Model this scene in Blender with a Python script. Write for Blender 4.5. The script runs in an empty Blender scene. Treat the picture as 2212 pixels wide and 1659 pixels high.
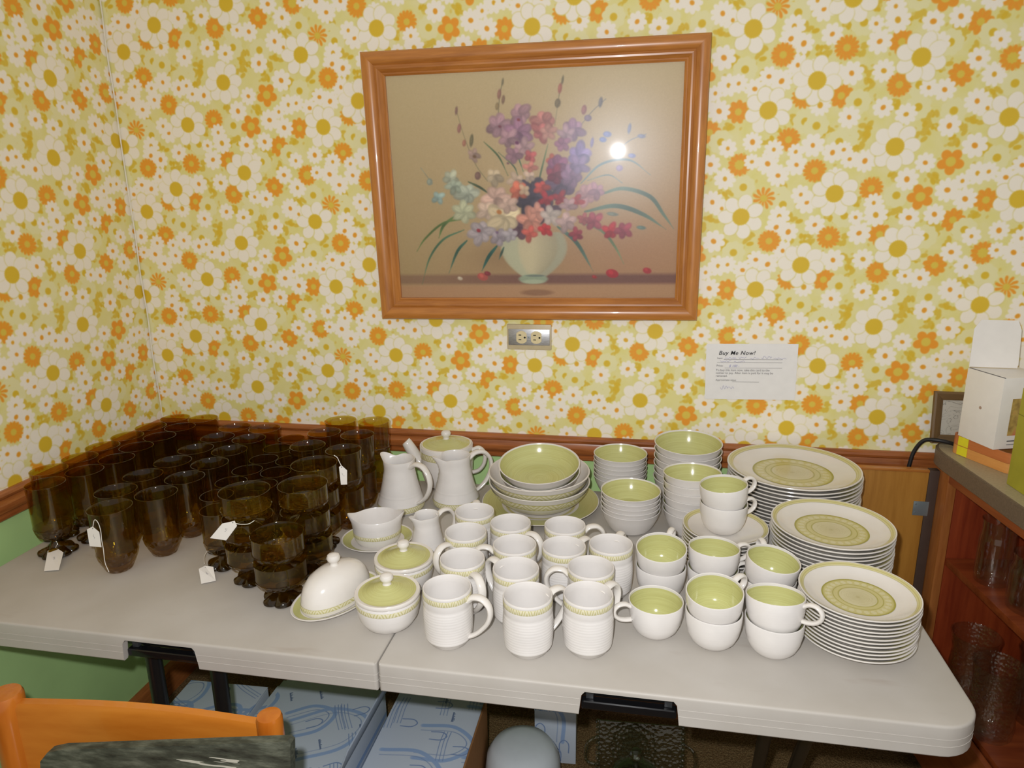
import bpy, bmesh, math, random
import numpy as np
from mathutils import Matrix, Vector, Quaternion
random.seed(7); rng = np.random.default_rng(7)
PI = math.pi
C = bpy.context.scene.collection
scene = bpy.context.scene
# printed-pattern tables and camera
WP = [[[392,193],[169,138],[51,38],[437,20],[201,322],[537,79]],[[486,365,"d"],[3,90,"d"],[129,48,"d"],[288,103,"5"],[235,28,"5"],[460,136,"d"],[511,46,"d"],[381,312,"r"],[441,235,"s"],[47,349,"d"],[158,355,"p"],[163,268,"d"],[284,284,"p"],[309,386,"p"],[371,19,"p"],[45,250,"p"]],[[135,222],[66,204],[275,179],[479,193],[502,157],[540,351],[38,129],[332,136],[518,102],[508,309],[109,109],[236,102],[346,77],[461,81],[404,67],[202,67],[289,42],[328,22],[145,399],[216,392],[269,399],[538,224],[14,378],[474,168],[113,358],[407,362],[315,314],[444,313],[469,286],[493,113],[62,296],[433,92],[128,298],[350,281],[256,254],[2,232],[324,228],[184,206]],[[533,2],[64,162],[380,109],[184,32],[475,236],[77,398],[336,364],[255,349],[393,261],[485,220],[81,235],[204,266],[207,220],[280,210],[519,403],[50,152],[544,393]],[[323,188],[239,172],[109,181],[19,176],[291,146],[412,143],[172,81],[254,64],[417,101],[432,91],[101,14],[185,407],[352,399],[496,404],[513,187],[5,337],[81,339],[260,377],[281,366],[442,358],[93,306],[249,296],[105,269],[484,256],[352,247],[162,224],[234,205],[304,175],[93,169],[225,164],[9,166],[87,143],[225,186],[103,168],[499,129],[538,145],[359,133],[172,400],[44,397],[456,389],[305,333],[12,76]]]
PL = [[[[254,502],[179,515],[110,569],[73,619]],5,[98,122,70]],[[[252,541],[175,575],[120,644],[86,742]],5,[84,120,92]],[[[261,580],[224,620],[189,700]],6,[70,105,88]],[[[369,601],[338,640],[311,693]],7,[55,98,88]],[[[394,606],[375,650]],5,[80,100,85]],[[[661,521],[737,550],[784,608],[816,671]],6,[125,142,105]],[[[585,534],[651,592],[709,695]],8,[90,118,104]],[[[680,483],[783,465],[875,495],[955,549]],9,[105,125,108]],[[[736,423],[809,406],[897,435],[944,496],[980,547]],8,[112,130,112]],[[[666,385],[735,322],[826,311],[897,362]],5,[112,135,140]],[[[689,376],[758,359],[805,387]],3,[115,138,138]],[[[336,235],[385,286],[416,352]],4,[90,110,75]],[[[385,272],[436,320],[450,353]],3,[85,108,80]],[[[275,370],[318,392],[356,421]],5,[88,98,72]],[[[220,491],[178,525],[158,570]],6,[104,126,76]],[[[243,119],[268,214],[302,307],[343,369]],2,[110,110,80]],[[[407,36],[396,84],[389,141]],2,[112,110,85]],[[[606,36],[594,91],[579,188]],2,[112,110,82]],[[[747,110],[703,148],[662,195]],2,[122,116,110]],[[[879,228],[825,248],[776,291]],2,[118,128,150]],[[[108,317],[147,375]],2,[140,150,140]],[[[555,250],[531,340],[515,405]],4,[100,122,85]],[[[451,283],[469,339]],3,[90,120,90]],[[[586,383],[562,443]],6,[92,112,92]]]
PB = [[245,128,6,18,[140,110,100]],[252,187,8,19,[160,115,105]],[267,237,8,14,[170,120,100]],[293,229,8,26,[120,112,85]],[310,350,12,16,[130,100,90]],[407,41,5,16,[130,120,95]],[394,80,8,20,[155,115,100]],[407,98,7,18,[140,112,92]],[386,119,8,15,[150,130,95]],[606,44,5,19,[125,115,90]],[597,70,8,20,[170,110,95]],[589,117,11,17,[125,110,82]],[730,120,8,20,[120,112,112]],[676,142,10,18,[160,110,105]],[689,169,14,12,[135,115,130]],[825,208,7,21,[128,128,155]],[865,234,16,8,[130,130,155]],[753,224,16,11,[125,128,175]],[739,241,14,10,[115,122,175]],[703,249,7,21,[135,120,160]],[137,367,12,14,[150,155,140]],[835,297,15,9,[130,130,180]],[795,337,13,12,[160,135,170]],[872,542,19,8,[110,130,120]],[774,493,24,8,[130,135,120]]]
PF = [[500,433,61,[78,66,78],6],[450,538,42,[110,78,88],5],[547,481,42,[96,70,82],5],[605,388,52,[110,84,105],5],[212,357,31,[188,188,165],5],[164,423,26,[162,180,172],4],[268,415,40,[190,192,172],6],[255,477,38,[200,198,165],6],[225,386,28,[180,186,165],5],[298,280,23,[192,162,148],5],[368,356,33,[200,180,150],5],[375,431,47,[205,172,155],6],[339,474,38,[205,180,160],5],[388,186,41,[176,140,146],6],[464,148,39,[184,146,150],6],[458,211,42,[160,120,138],6],[420,228,33,[178,142,146],5],[476,261,31,[184,150,150],5],[437,283,31,[168,128,138],5],[545,173,40,[192,132,122],6],[533,209,34,[190,118,112],5],[556,209,28,[200,150,135],5],[639,203,37,[166,130,150],6],[616,220,28,[184,152,158],5],[602,251,28,[170,118,140],5],[494,289,26,[190,98,96],4],[495,326,24,[200,130,115],4],[492,358,24,[205,180,160],4],[569,304,24,[205,105,80],4],[444,371,29,[205,180,155],5],[587,323,42,[150,92,122],6],[577,355,34,[150,66,84],5],[662,293,41,[150,128,170],6],[634,361,40,[158,120,145],6],[657,325,33,[160,132,165],5],[448,404,34,[212,120,92],5],[472,404,24,[220,190,155],4],[530,396,28,[205,88,76],5],[548,439,27,[172,52,58],4],[595,435,26,[176,60,64],4],[689,422,40,[196,152,152],6],[722,413,28,[185,140,150],5],[652,445,24,[182,78,78],4],[624,459,27,[195,160,160],5],[397,503,57,[218,198,162],6],[413,456,33,[208,178,160],5],[312,551,43,[182,168,168],6],[375,571,33,[172,158,162],5],[420,562,28,[186,174,176],5],[494,514,45,[210,148,126],5],[488,557,28,[200,100,86],4],[514,481,31,[206,150,130],5],[561,496,34,[200,184,172],5],[542,543,26,[188,52,54],5],[618,520,34,[196,166,160],5],[708,516,31,[170,84,96],5],[770,555,29,[188,54,60],5],[812,550,29,[168,76,90],5],[651,563,24,[165,62,74],5],[675,511,22,[176,100,100],5]]
PS = [[381,479,12,[190,120,60]],[305,544,10,[160,40,50]],[393,186,8,[130,70,80]],[457,166,8,[140,60,60]],[450,242,9,[110,50,90]],[301,284,9,[120,90,60]],[417,310,7,[120,80,90]],[371,552,8,[130,100,130]]]
PP = [[313,715,22,[186,96,84]],[331,703,14,[140,60,66]],[776,705,24,[178,52,58]],[896,695,17,[176,60,64]],[229,721,12,[205,190,165]],[714,717,11,[170,60,60]]]
TAGS = [[[[-0.6611,-0.697,0.8522],[-0.647,-0.697,0.8593],[-0.634,-0.697,0.8482],[-0.6352,-0.697,0.8151],[-0.6619,-0.697,0.8154]],[[-0.6462,-0.697,0.857],[-0.6391,-0.697,0.8744],[-0.6323,-0.697,0.8701],[-0.6292,-0.697,0.8534],[-0.6308,-0.697,0.8314],[-0.6307,-0.697,0.8118],[-0.6325,-0.697,0.782],[-0.6274,-0.697,0.7612]]],[[[-0.8375,-0.6127,0.7395],[-0.8297,-0.5981,0.7395],[-0.7973,-0.6139,0.7395],[-0.7701,-0.6588,0.7395],[-0.7984,-0.6668,0.7395]],[[-0.8783,-0.5862,0.7405],[-0.8644,-0.5848,0.7405],[-0.854,-0.5831,0.7405],[-0.8386,-0.5858,0.7405],[-0.8298,-0.5942,0.7405],[-0.8203,-0.6081,0.7405]]],[[[-0.3579,-0.7,0.8886],[-0.3309,-0.7,0.8963],[-0.3274,-0.7,0.8861],[-0.3538,-0.7,0.8542],[-0.3876,-0.7,0.8564]],[[-0.3306,-0.7,0.8916],[-0.3173,-0.7,0.8907],[-0.3018,-0.7,0.8928],[-0.2895,-0.7,0.9003]]],[[[-0.4626,-0.6309,0.7395],[-0.4575,-0.6177,0.7395],[-0.4376,-0.6187,0.7395],[-0.4169,-0.6451,0.7395],[-0.4392,-0.6605,0.7395]],[[-0.464,-0.5586,0.7405],[-0.4725,-0.5629,0.7405],[-0.4809,-0.5672,0.7405],[-0.4787,-0.5816,0.7405],[-0.4712,-0.5978,0.7405],[-0.4555,-0.6205,0.7405]]],[[[-0.2026,-0.51,0.9375],[-0.1971,-0.51,0.9416],[-0.1853,-0.51,0.931],[-0.1879,-0.51,0.8993],[-0.2015,-0.51,0.8977]],[[-0.2112,-0.51,0.9635],[-0.2044,-0.51,0.9588],[-0.201,-0.51,0.9507],[-0.1967,-0.51,0.9406]]]]
CAM = {"loc":[0.4146,-1.79,1.4744],"f":1512.3108363320266,"R":[[0.982718,0.184407,-0.016122],[-0.031888,0.254431,0.966565],[0.182343,-0.949346,0.255914]]}
# ------------------------------------------------------------------ camera, world, flash, exposure
cam = bpy.data.objects.new('camera', bpy.data.cameras.new('camera'))
cam.data.sensor_width = 36.0
cam.data.lens = 36.0 * CAM['f'] / 2212.0
cam.data.clip_start = 0.02
r_, u_, b_ = CAM['R']
cam.matrix_world = Matrix(((r_[0], u_[0], b_[0], CAM['loc'][0]), (r_[1], u_[1], b_[1], CAM['loc'][1]),
                           (r_[2], u_[2], b_[2], CAM['loc'][2]), (0, 0, 0, 1)))
C.objects.link(cam); scene.camera = cam
CAMR, CAMU, CAMB, CAML = Vector(r_), Vector(u_), Vector(b_), Vector(CAM['loc'])

world = bpy.data.worlds.new('world'); scene.world = world; world.use_nodes = True
bg = world.node_tree.nodes['Background']
bg.inputs[0].default_value = (1.0, 0.945, 0.86, 1); bg.inputs[1].default_value = 0.43

fl = bpy.data.lights.new('camera_flash', 'SPOT')
fl.energy = 58; fl.color = (0.975, 0.98, 1.0); fl.shadow_soft_size = 0.011
fl.spot_size = math.radians(164); fl.spot_blend = 1.0
flo = bpy.data.objects.new('camera_flash', fl); C.objects.link(flo)
flo.location = CAML + CAMR * -0.04 + CAMU * 0.05
aim = (CAML - CAMB * 1.9 + CAMR * 0.08 - CAMU * 0.06) - flo.location
flo.rotation_euler = aim.to_track_quat('-Z', 'Y').to_euler()

scene.view_settings.view_transform = 'Standard'
scene.view_settings.look = 'None'
scene.view_settings.exposure = 0.0
scene.view_settings.gamma = 1.0
scene.view_settings.use_curve_mapping = False
scene.cycles.transparent_max_bounces = 48
scene.cycles.sample_clamp_indirect = 4.0

# ------------------------------------------------------------------ helpers
def srgb(c):
    return tuple(((v/255.0)/12.92 if v <= 10 else (((v/255.0)+.055)/1.055)**2.4) for v in c)

def newmat(name):
    m = bpy.data.materials.new(name); m.use_nodes = True
    nt = m.node_tree; nt.nodes.clear()
    out = nt.nodes.new('ShaderNodeOutputMaterial')
    return m, nt, out

class NB:
    """tiny node builder"""
    def __init__(s, nt): s.nt = nt
    def n(s, t, ins=None, **kw):
        nd = s.nt.nodes.new(t)
        for k, v in kw.items(): setattr(nd, k, v)
        if ins:
            for k, v in ins.items():
                sock = nd.inputs[k]
                if isinstance(v, bpy.types.NodeSocket): s.nt.links.new(v, sock)
                else: sock.default_value = v
        return nd
    def math(s, op, a, b=0.0, c=None):
        ins = {0: a, 1: b}
        if c is not None: ins[2] = c
        return s.n('ShaderNodeMath', ins, operation=op).outputs[0]
    def ramp(s, fac, stops, interp='LINEAR'):
        nd = s.n('ShaderNodeValToRGB', {0: fac}); cr = nd.color_ramp; cr.interpolation = interp
        while len(cr.elements) < len(stops): cr.elements.new(0.5)
        for e, (p, c) in zip(cr.elements, stops): e.position = p; e.color = (*c, 1)
        return nd.outputs[0]
    def mix(s, f, a, b):
        nd = s.n('ShaderNodeMix', {0: f}, data_type='RGBA')
        for i, v in ((6, a), (7, b)):
            if isinstance(v, bpy.types.NodeSocket): s.nt.links.new(v, nd.inputs[i])
            else: nd.inputs[i].default_value = (*v, 1)
        return nd.outputs[2]

def principled(b, out, color, rough=0.5, spec=0.5, bump=None, bstr=0.2, bdist=0.002, metallic=0.0, coat=0.0):
    p = b.n('ShaderNodeBsdfPrincipled')
    def put(k, v):
        if isinstance(v, bpy.types.NodeSocket): b.nt.links.new(v, p.inputs[k])
        elif k == 'Base Color': p.inputs[k].default_value = (*v, 1)
        else: p.inputs[k].default_value = v
    put('Base Color', color); put('Roughness', rough); put('Specular IOR Level', spec); put('Metallic', metallic)
    put('Coat Weight', coat)
    if bump is not None:
        bn = b.n('ShaderNodeBump', {'Strength': bstr, 'Distance': bdist, 'Height': bump})
        b.nt.links.new(bn.outputs[0], p.inputs['Normal'])
    b.nt.links.new(p.outputs[0], out.inputs[0])
    return p

def plain(name, rgb, rough=0.5, spec=0.5, metallic=0.0, noise=0.06, nscale=40.0, bstr=0.0, coat=0.0):
    m, nt, out = newmat(name); b = NB(nt)
    tc = b.n('ShaderNodeTexCoord').outputs['Object']
    nz = b.n('ShaderNodeTexNoise', {'Vector': tc, 'Scale': nscale, 'Detail': 3.0}).outputs[0]
    c = srgb(rgb)
    lo = tuple(max(0, v*(1-noise)) for v in c); hi = tuple(min(1, v*(1+noise)) for v in c)
    col = b.ramp(nz, [(0.3, lo), (0.7, hi)])
    principled(b, out, col, rough, spec, nz if bstr else None, bstr, 0.002, metallic, coat)
    return m

def wood(name, dark, light, axis='X', scale=1.0, rough=0.35, spec=0.5, coat=0.0, grain=14.0, streak=None):
    m, nt, out = newmat(name); b = NB(nt)
    tc = b.n('ShaderNodeTexCoord').outputs['Object']
    sc = {'X': (1.2, grain, grain), 'Y': (grain, 1.2, grain), 'Z': (grain, grain, 1.2)}[axis]
    mp = b.n('ShaderNodeMapping', {'Vector': tc, 'Scale': tuple(v*scale for v in sc)}).outputs[0]
    n1 = b.n('ShaderNodeTexNoise', {'Vector': mp, 'Scale': 3.0, 'Detail': 6.0, 'Roughness': 0.6, 'Distortion': 0.6}).outputs[0]
    n2 = b.n('ShaderNodeTexNoise', {'Vector': mp, 'Scale': 14.0, 'Detail': 3.0}).outputs[0]
    f = b.math('ADD', b.math('MULTIPLY', n1, 0.7), b.math('MULTIPLY', n2, 0.3))
    d, l = srgb(dark), srgb(light); mid = tuple((x+y)/2 for x, y in zip(d, l))
    col = b.ramp(f, [(0.32, d), (0.5, mid), (0.68, l)])
    principled(b, out, col, rough, spec, f, 0.12, 0.001, 0.0, coat)
    return m

def mesh_from(name, verts, faces, uvs=None, smooth=True, sharp=40.0):
    me = bpy.data.meshes.new(name)
    me.from_pydata([tuple(v) for v in verts], [], faces)
    if uvs is not None:
        lay = me.uv_layers.new(name='UVMap')
        flat = []
        for f in uvs:
            for u, v in f: flat += [u, v]
        lay.data.foreach_set('uv', flat)
    if smooth:
        me.polygons.foreach_set('use_smooth', [True]*len(me.polygons))
        me.set_sharp_from_angle(angle=math.radians(sharp))
    me.update()
    return me

def lathe(name, prof, n=48, mod=None, vfun=None, sharp=40.0):
    """revolve a profile [(r,z)...]; r==0 gives a pole; mod(theta,r,z)->(x,y,z)"""
    V, F, U = [], [], []
    rings = []
    m = len(prof)
    for j, (r, z) in enumerate(prof):
        if r < 1e-7:
            rings.append([len(V)]); V.append(mod(0, 0, z) if mod else (0, 0, z))
        else:
            idx = []
            for i in range(n):
                t = 2*PI*i/n
                idx.append(len(V))
                V.append(mod(t, r, z) if mod else (r*math.cos(t), r*math.sin(t), z))
            rings.append(idx)
    vv = [vfun(r, z) if vfun else j/(m-1) for j, (r, z) in enumerate(prof)]
    for j in range(m-1):
        a, c = rings[j], rings[j+1]
        for i in range(n):
            k = (i+1) % n
            u0, u1 = i/n, (i+1)/n
            if len(a) == 1 and len(c) == 1: continue
            if len(a) == 1:
                F.append((a[0], c[k], c[i])); U.append(((u0, vv[j]), (u1, vv[j+1]), (u0, vv[j+1])))
            elif len(c) == 1:
                F.append((a[i], a[k], c[0])); U.append(((u0, vv[j]), (u1, vv[j]), (u0, vv[j+1])))
            else:
                F.append((a[i], a[k], c[k], c[i])); U.append(((u0, vv[j]), (u1, vv[j]), (u1, vv[j+1]), (u0, vv[j+1])))
    return mesh_from(name, V, F, U, sharp=sharp)

def spline(pts, k=6):
    """Catmull-Rom through points"""
    P = [Vector(p) for p in pts]; P = [P[0]*2-P[1]] + P + [P[-1]*2-P[-2]]
    out = []
    for i in range(1, len(P)-2):
        for s in range(k):
            t = s/k
            out.append(0.5*((2*P[i]) + (P[i+1]-P[i-1])*t + (2*P[i-1]-5*P[i]+4*P[i+1]-P[i+2])*t*t + (-P[i-1]+3*P[i]-3*P[i+1]+P[i+2])*t**3))
    out.append(P[-2])
    return out

def tube(name, pts, ra, rb=None, n=10, side=Vector((0, 1, 0)), smooth_k=6, caps=True, rfun=None):
    """sweep an ellipse (ra in plane of bend, rb sideways) along a smoothed path"""
    P = spline(pts, smooth_k) if smooth_k else [Vector(p) for p in pts]
    rb = rb or ra
    V, F = [], []
    for i, p in enumerate(P):
        t = (P[min(i+1, len(P)-1)] - P[max(i-1, 0)]).normalized()
        s = side - t*side.dot(t)
        if s.length < 1e-4: s = Vector((1, 0, 0)) - t*t.x
        s.normalize(); q = t.cross(s)
        f = rfun(i/(len(P)-1)) if rfun else 1.0
        for k in range(n):
            a = 2*PI*k/n
            V.append(p + q*(math.cos(a)*ra*f) + s*(math.sin(a)*rb*f))
    for i in range(len(P)-1):
        for k in range(n):
            k2 = (k+1) % n
            F.append((i*n+k, i*n+k2, (i+1)*n+k2, (i+1)*n+k))
    if caps:
        F.append(tuple(range(n-1, -1, -1))); F.append(tuple((len(P)-1)*n+k for k in range(n)))
    return mesh_from(name, V, F)

def boxmesh(name, x0, x1, y0, y1, z0, z1, bev=0.0, seg=2):
    bm = bmesh.new()
    bmesh.ops.create_cube(bm, size=1.0)
    for v in bm.verts:
        v.co = Vector((x0+(v.co.x+.5)*(x1-x0), y0+(v.co.y+.5)*(y1-y0), z0+(v.co.z+.5)*(z1-z0)))
    if bev: bmesh.ops.bevel(bm, geom=list(bm.edges), offset=bev, segments=seg, affect='EDGES', profile=0.6)
    me = bpy.data.meshes.new(name); bm.to_mesh(me); bm.free()
    if bev:
        me.polygons.foreach_set('use_smooth', [True]*len(me.polygons)); me.set_sharp_from_angle(angle=math.radians(35))
    return me

def prismmesh(name, outline, z0, z1, bev=0.0):
    """vertical prism of a 2-D outline"""
    bm = bmesh.new()
    lo = [bm.verts.new((x, y, z0)) for x, y in outline]; hi = [bm.verts.new((x, y, z1)) for x, y in outline]
    n = len(outline)
    bm.faces.new(lo[::-1]); bm.faces.new(hi)
    for i in range(n): bm.faces.new((lo[i], lo[(i+1) % n], hi[(i+1) % n], hi[i]))
    bmesh.ops.recalc_face_normals(bm, faces=list(bm.faces))
    if bev:
        es = [e for e in bm.edges if abs(e.verts[0].co.z-e.verts[1].co.z) < 1e-6]
        bmesh.ops.bevel(bm, geom=es, offset=bev, segments=2, affect='EDGES')
    me = bpy.data.meshes.new(name); bm.to_mesh(me); bm.free()
    me.polygons.foreach_set('use_smooth', [True]*len(me.polygons)); me.set_sharp_from_angle(angle=math.radians(35))
    return me

def rrect(x0, x1, y0, y1, r, k=6):
    out = []
    for cx, cy, a0 in ((x1-r, y1-r, 0), (x0+r, y1-r, PI/2), (x0+r, y0+r, PI), (x1-r, y0+r, 1.5*PI)):
        for i in range(k+1):
            a = a0 + PI/2*i/k; out.append((cx+r*math.cos(a), cy+r*math.sin(a)))
    return out

def extrude_profile(name, prof, axis, a0, a1):
    """closed profile [(d,z)] extruded along x or y; d is the distance out of the wall"""
    V, F = [], []; n = len(prof)
    for a in (a0, a1):
        for d, z in prof: V.append((a, -d, z) if axis == 'x' else (d, a, z))
    for i in range(n):
        j = (i+1) % n; F.append((i, j, n+j, n+i))
    F.append(tuple(range(n))); F.append(tuple(n+i for i in range(n)))
    me = mesh_from(name, V, F, sharp=30)
    bm = bmesh.new(); bm.from_mesh(me); bmesh.ops.recalc_face_normals(bm, faces=list(bm.faces)); bm.to_mesh(me); bm.free()
    return me

def obj(name, me, mat=None, parent=None, loc=(0, 0, 0), rot=(0, 0, 0)):
    o = bpy.data.objects.new(name, me); C.objects.link(o)
    if mat is not None and me is not None and len(me.materials) == 0: me.materials.append(mat)
    o.location = loc; o.rotation_euler = rot
    if parent is not None: o.parent = parent
    return o
def tag(o, label, cat, group=None):
    o['label'] = label; o['category'] = cat
    if group: o['group'] = group
    return o
def thing(name, label, cat, loc=(0, 0, 0), rot=(0, 0, 0), group=None):
    o = bpy.data.objects.new(name, None); C.objects.link(o); o.empty_display_size = 0.03
    o.location = loc; o.rotation_euler = rot
    return tag(o, label, cat, group)
def struct(name, me, mat, loc=(0, 0, 0)):
    o = obj(name, me, mat, None, loc); o['kind'] = 'structure'; return o
def assemble(name, parts, label, cat, loc, rot=(0, 0, 0), group=None):
    """a thing from shared part meshes: parts = [(part_name, mesh, material[, children])]"""
    t = thing(name, label, cat, loc, rot, group)
    for p in parts:
        o = obj(p[0], p[1], p[2], t)
        if len(p) > 3:
            for q in p[3]: obj(q[0], q[1], q[2], o)
    return t
ORD = 'first second third fourth fifth sixth seventh eighth ninth tenth eleventh twelfth thirteenth fourteenth fifteenth'.split()

# ------------------------------------------------------------------ printed patterns made in code
def image_from(name, arr):
    """arr: h x w x 3 display values 0..1, row 0 at the top"""
    h, w, _ = arr.shape
    im = bpy.data.images.new(name, w, h, alpha=False)
    px = np.ones((h, w, 4), np.float32); px[:, :, :3] = np.clip(arr[::-1], 0, 1)
    im.pixels.foreach_set(px.ravel()); im.update(); im.pack()
    return im

def stamp(A, cx, cy, R, shape, col, wrap=True):
    """shape(dx,dy)-> signed coverage (>0 inside, in pixels), blended with soft edge"""
    h, w, _ = A.shape; R = int(R)+2
    xs = np.arange(int(cx)-R, int(cx)+R+1); ys = np.arange(int(cy)-R, int(cy)+R+1)
    if not wrap:
        xs = xs[(xs >= 0) & (xs < w)]; ys = ys[(ys >= 0) & (ys < h)]
        if len(xs) == 0 or len(ys) == 0: return
    X, Y = np.meshgrid(xs-cx, ys-cy)
    a = np.clip(shape(X, Y)+0.5, 0, 1)[:, :, None]
    ix = np.ix_(ys % h, xs % w) if wrap else np.ix_(ys, xs)
    A[ix] = A[ix]*(1-a) + np.array(col)*a

def wallpaper():
    P, V = .546, .410
    S = 1300                                  # pixels per metre
    W, H = int(round(2*P*S)), int(round(V*S))
    A = np.zeros((H, W, 3)); 
    base, white, must, orng, pale, leafc = [np.array(c)/255. for c in ((231, 222, 150), (246, 238, 222), (222, 187, 52), (238, 158, 48), (234, 227, 172), (222, 192, 72))]
    A[:] = base
    nz = rng.random((H//16+1, W//16+1)); nz = np.kron(nz, np.ones((16, 16)))[:H, :W]
    k = np.ones(21)/21
    for ax in (0, 1): nz = np.apply_along_axis(lambda r: np.convolve(np.concatenate([r[-10:], r, r[:10]]), k, 'valid'), ax, nz)
    A += (nz[:, :, None]-.5)*np.array([.02, .02, .12])
    big, orange, small, green, leaf = WP
    def spots(L):
        for e in L:
            for kx in (0, 1):
                yield (e[0]/1000+kx*P)*S, H-1-((e[1]/1000+kx*V/2) % V)*S, e
    loc = random.Random(3)
    def ell(a, b, th):
        c, s = math.cos(th), math.sin(th)
        return lambda X, Y: (1-np.sqrt(((X*c+Y*s)/a)**2+((-X*s+Y*c)/b)**2))*min(a, b)
    def star(R, n, depth, ph, sharp=1.0):
        return lambda X, Y: R*(1-depth+depth*np.abs(np.cos(n*(np.arctan2(Y, X)+ph)/2))**sharp)-np.hypot(X, Y)
    for x, y, e in spots(leaf):
        q = random.Random(e[0]*7+e[1])
        for _ in range(5):
            th = q.random()*PI; d = q.random()*.015*S; t2 = q.random()*2*PI
            stamp(A, x+d*math.cos(t2), y+d*math.sin(t2), .012*S, ell(.0085*S, .005*S, th), leafc if q.random() < .7 else must)
    # fine fringe of tiny buds over the whole ground
    q = random.Random(11)
    for _ in range(150):
        x, y = q.random()*P*S, q.random()*H
        for kx in (0, 1):
            stamp(A, x+kx*P*S, y-kx*V/2*S, .007*S, ell(.0042*S, .0028*S, x), leafc*.6+base*.4)
    def orange_at(x, y, e):
        q = random.Random(e[0]+e[1]*3); ph = q.random()*PI; ty = e[2]
        R = .0262*S
        if ty == '5':
            for i in range(5):
                a = ph+i*2*PI/5
                stamp(A, x+.017*S*math.cos(a), y+.017*S*math.sin(a), .014*S, ell(.0118*S, .0105*S, a), orng)
            stamp(A, x, y, .012*S, ell(.0105*S, .0105*S, 0), must*.7+base*.3)
        else:
            n = {'d': 15, 'r': 13, 's': 11, 'p': 9}[ty]
            stamp(A, x, y, R, star(R, n, .42 if ty == 's' else .24, ph), orng)
            if ty == 's':
                for i in range(11):
                    a = ph+PI/11+i*2*PI/11
                    stamp(A, x+.017*S*math.cos(a), y+.017*S*math.sin(a), .012*S, ell(.009*S, .0013*S, a), base)
            else:
                for i in range(n):
                    a = ph+PI/n+i*2*PI/n
                    stamp(A, x+.019*S*math.cos(a), y+.019*S*math.sin(a), .009*S, ell(.0075*S, .0009*S, a), must*.5+orng*.5)
            rr = .012 if ty == 'r' else .0085
            stamp(A, x, y, rr*S, star(rr*S, 9, .2, ph), (must*.75+base*.25))
    for x, y, e in spots(orange):
        if e[2] == 'p': orange_at(x, y, e)
    for x, y, e in spots(green):
        q = random.Random(e[0]+e[1])
        stamp(A, x, y, .029*S, star(.028*S, 9, .12, q.random()*3), pale)
        stamp(A, x, y, .010*S, ell(.0085*S, .0085*S, 0), must)
    for x, y, e in spots(small):
        q = random.Random(e[0]*5+e[1]); R = (.0225+.0055*q.random())*S; n = q.choice((8, 9, 10, 11))
        stamp(A, x, y, R, star(R, n, .30, q.random()*3, .7), white)
        rr = (.0050+.0018*q.random())*S
        stamp(A, x, y, rr, ell(rr, rr*.85, q.random()*3), orng*.85+must*.15 if q.random() < .7 else must*.6+orng*.4)
    for x, y, e in spots(orange):
        if e[2] != 'p': orange_at(x, y, e)
    q = random.Random(21)
    for _ in range(42):                       # further small blossoms wherever the ground still shows
        x, y = q.random()*P*S, q.random()*H
        xs_, ys_ = np.arange(int(x)-18, int(x)+19) % W, np.arange(int(y)-18, int(y)+19) % H
        pt = A[np.ix_(ys_, xs_)]
        if np.abs(pt-base).max(axis=2).mean() > .16: continue
        n = q.choice((8, 9, 10)); R = (.017+.006*q.random())*S; ph = q.random()*3
        for kx in (0, 1):
            stamp(A, x+kx*P*S, y-kx*V/2*S, R, star(R, n, .3, ph, .7), white)
            stamp(A, x+kx*P*S, y-kx*V/2*S, .006*S, ell(.0045*S, .004*S, ph), orng*.6+must*.4)
    for x, y, e in spots(big):
        q = random.Random(e[0]+e[1]*9); ph = q.random()*3; n = 7 + (e[0] % 2)
        for i in range(n):
            a = ph+i*2*PI/n
            stamp(A, x+.0345*S*math.cos(a), y+.0345*S*math.sin(a), .021*S, ell((.0182+.002*q.random())*S, (.0164+.0012*q.random())*S, a), base*.85+must*.12)
            stamp(A, x+.0345*S*math.cos(a), y+.0345*S*math.sin(a), .021*S, ell((.0172+.0015*q.random())*S, (.0152+.001*q.random())*S, a), white)
        stamp(A, x, y, .022*S, star(.0200*S, 26, .08, 0), must)
    for _ in range(4):
        for ax in (0, 1): A = A*.5+(np.roll(A, 1, ax)+np.roll(A, -1, ax))*.25
    return image_from('wallpaper_print', A)

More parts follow.
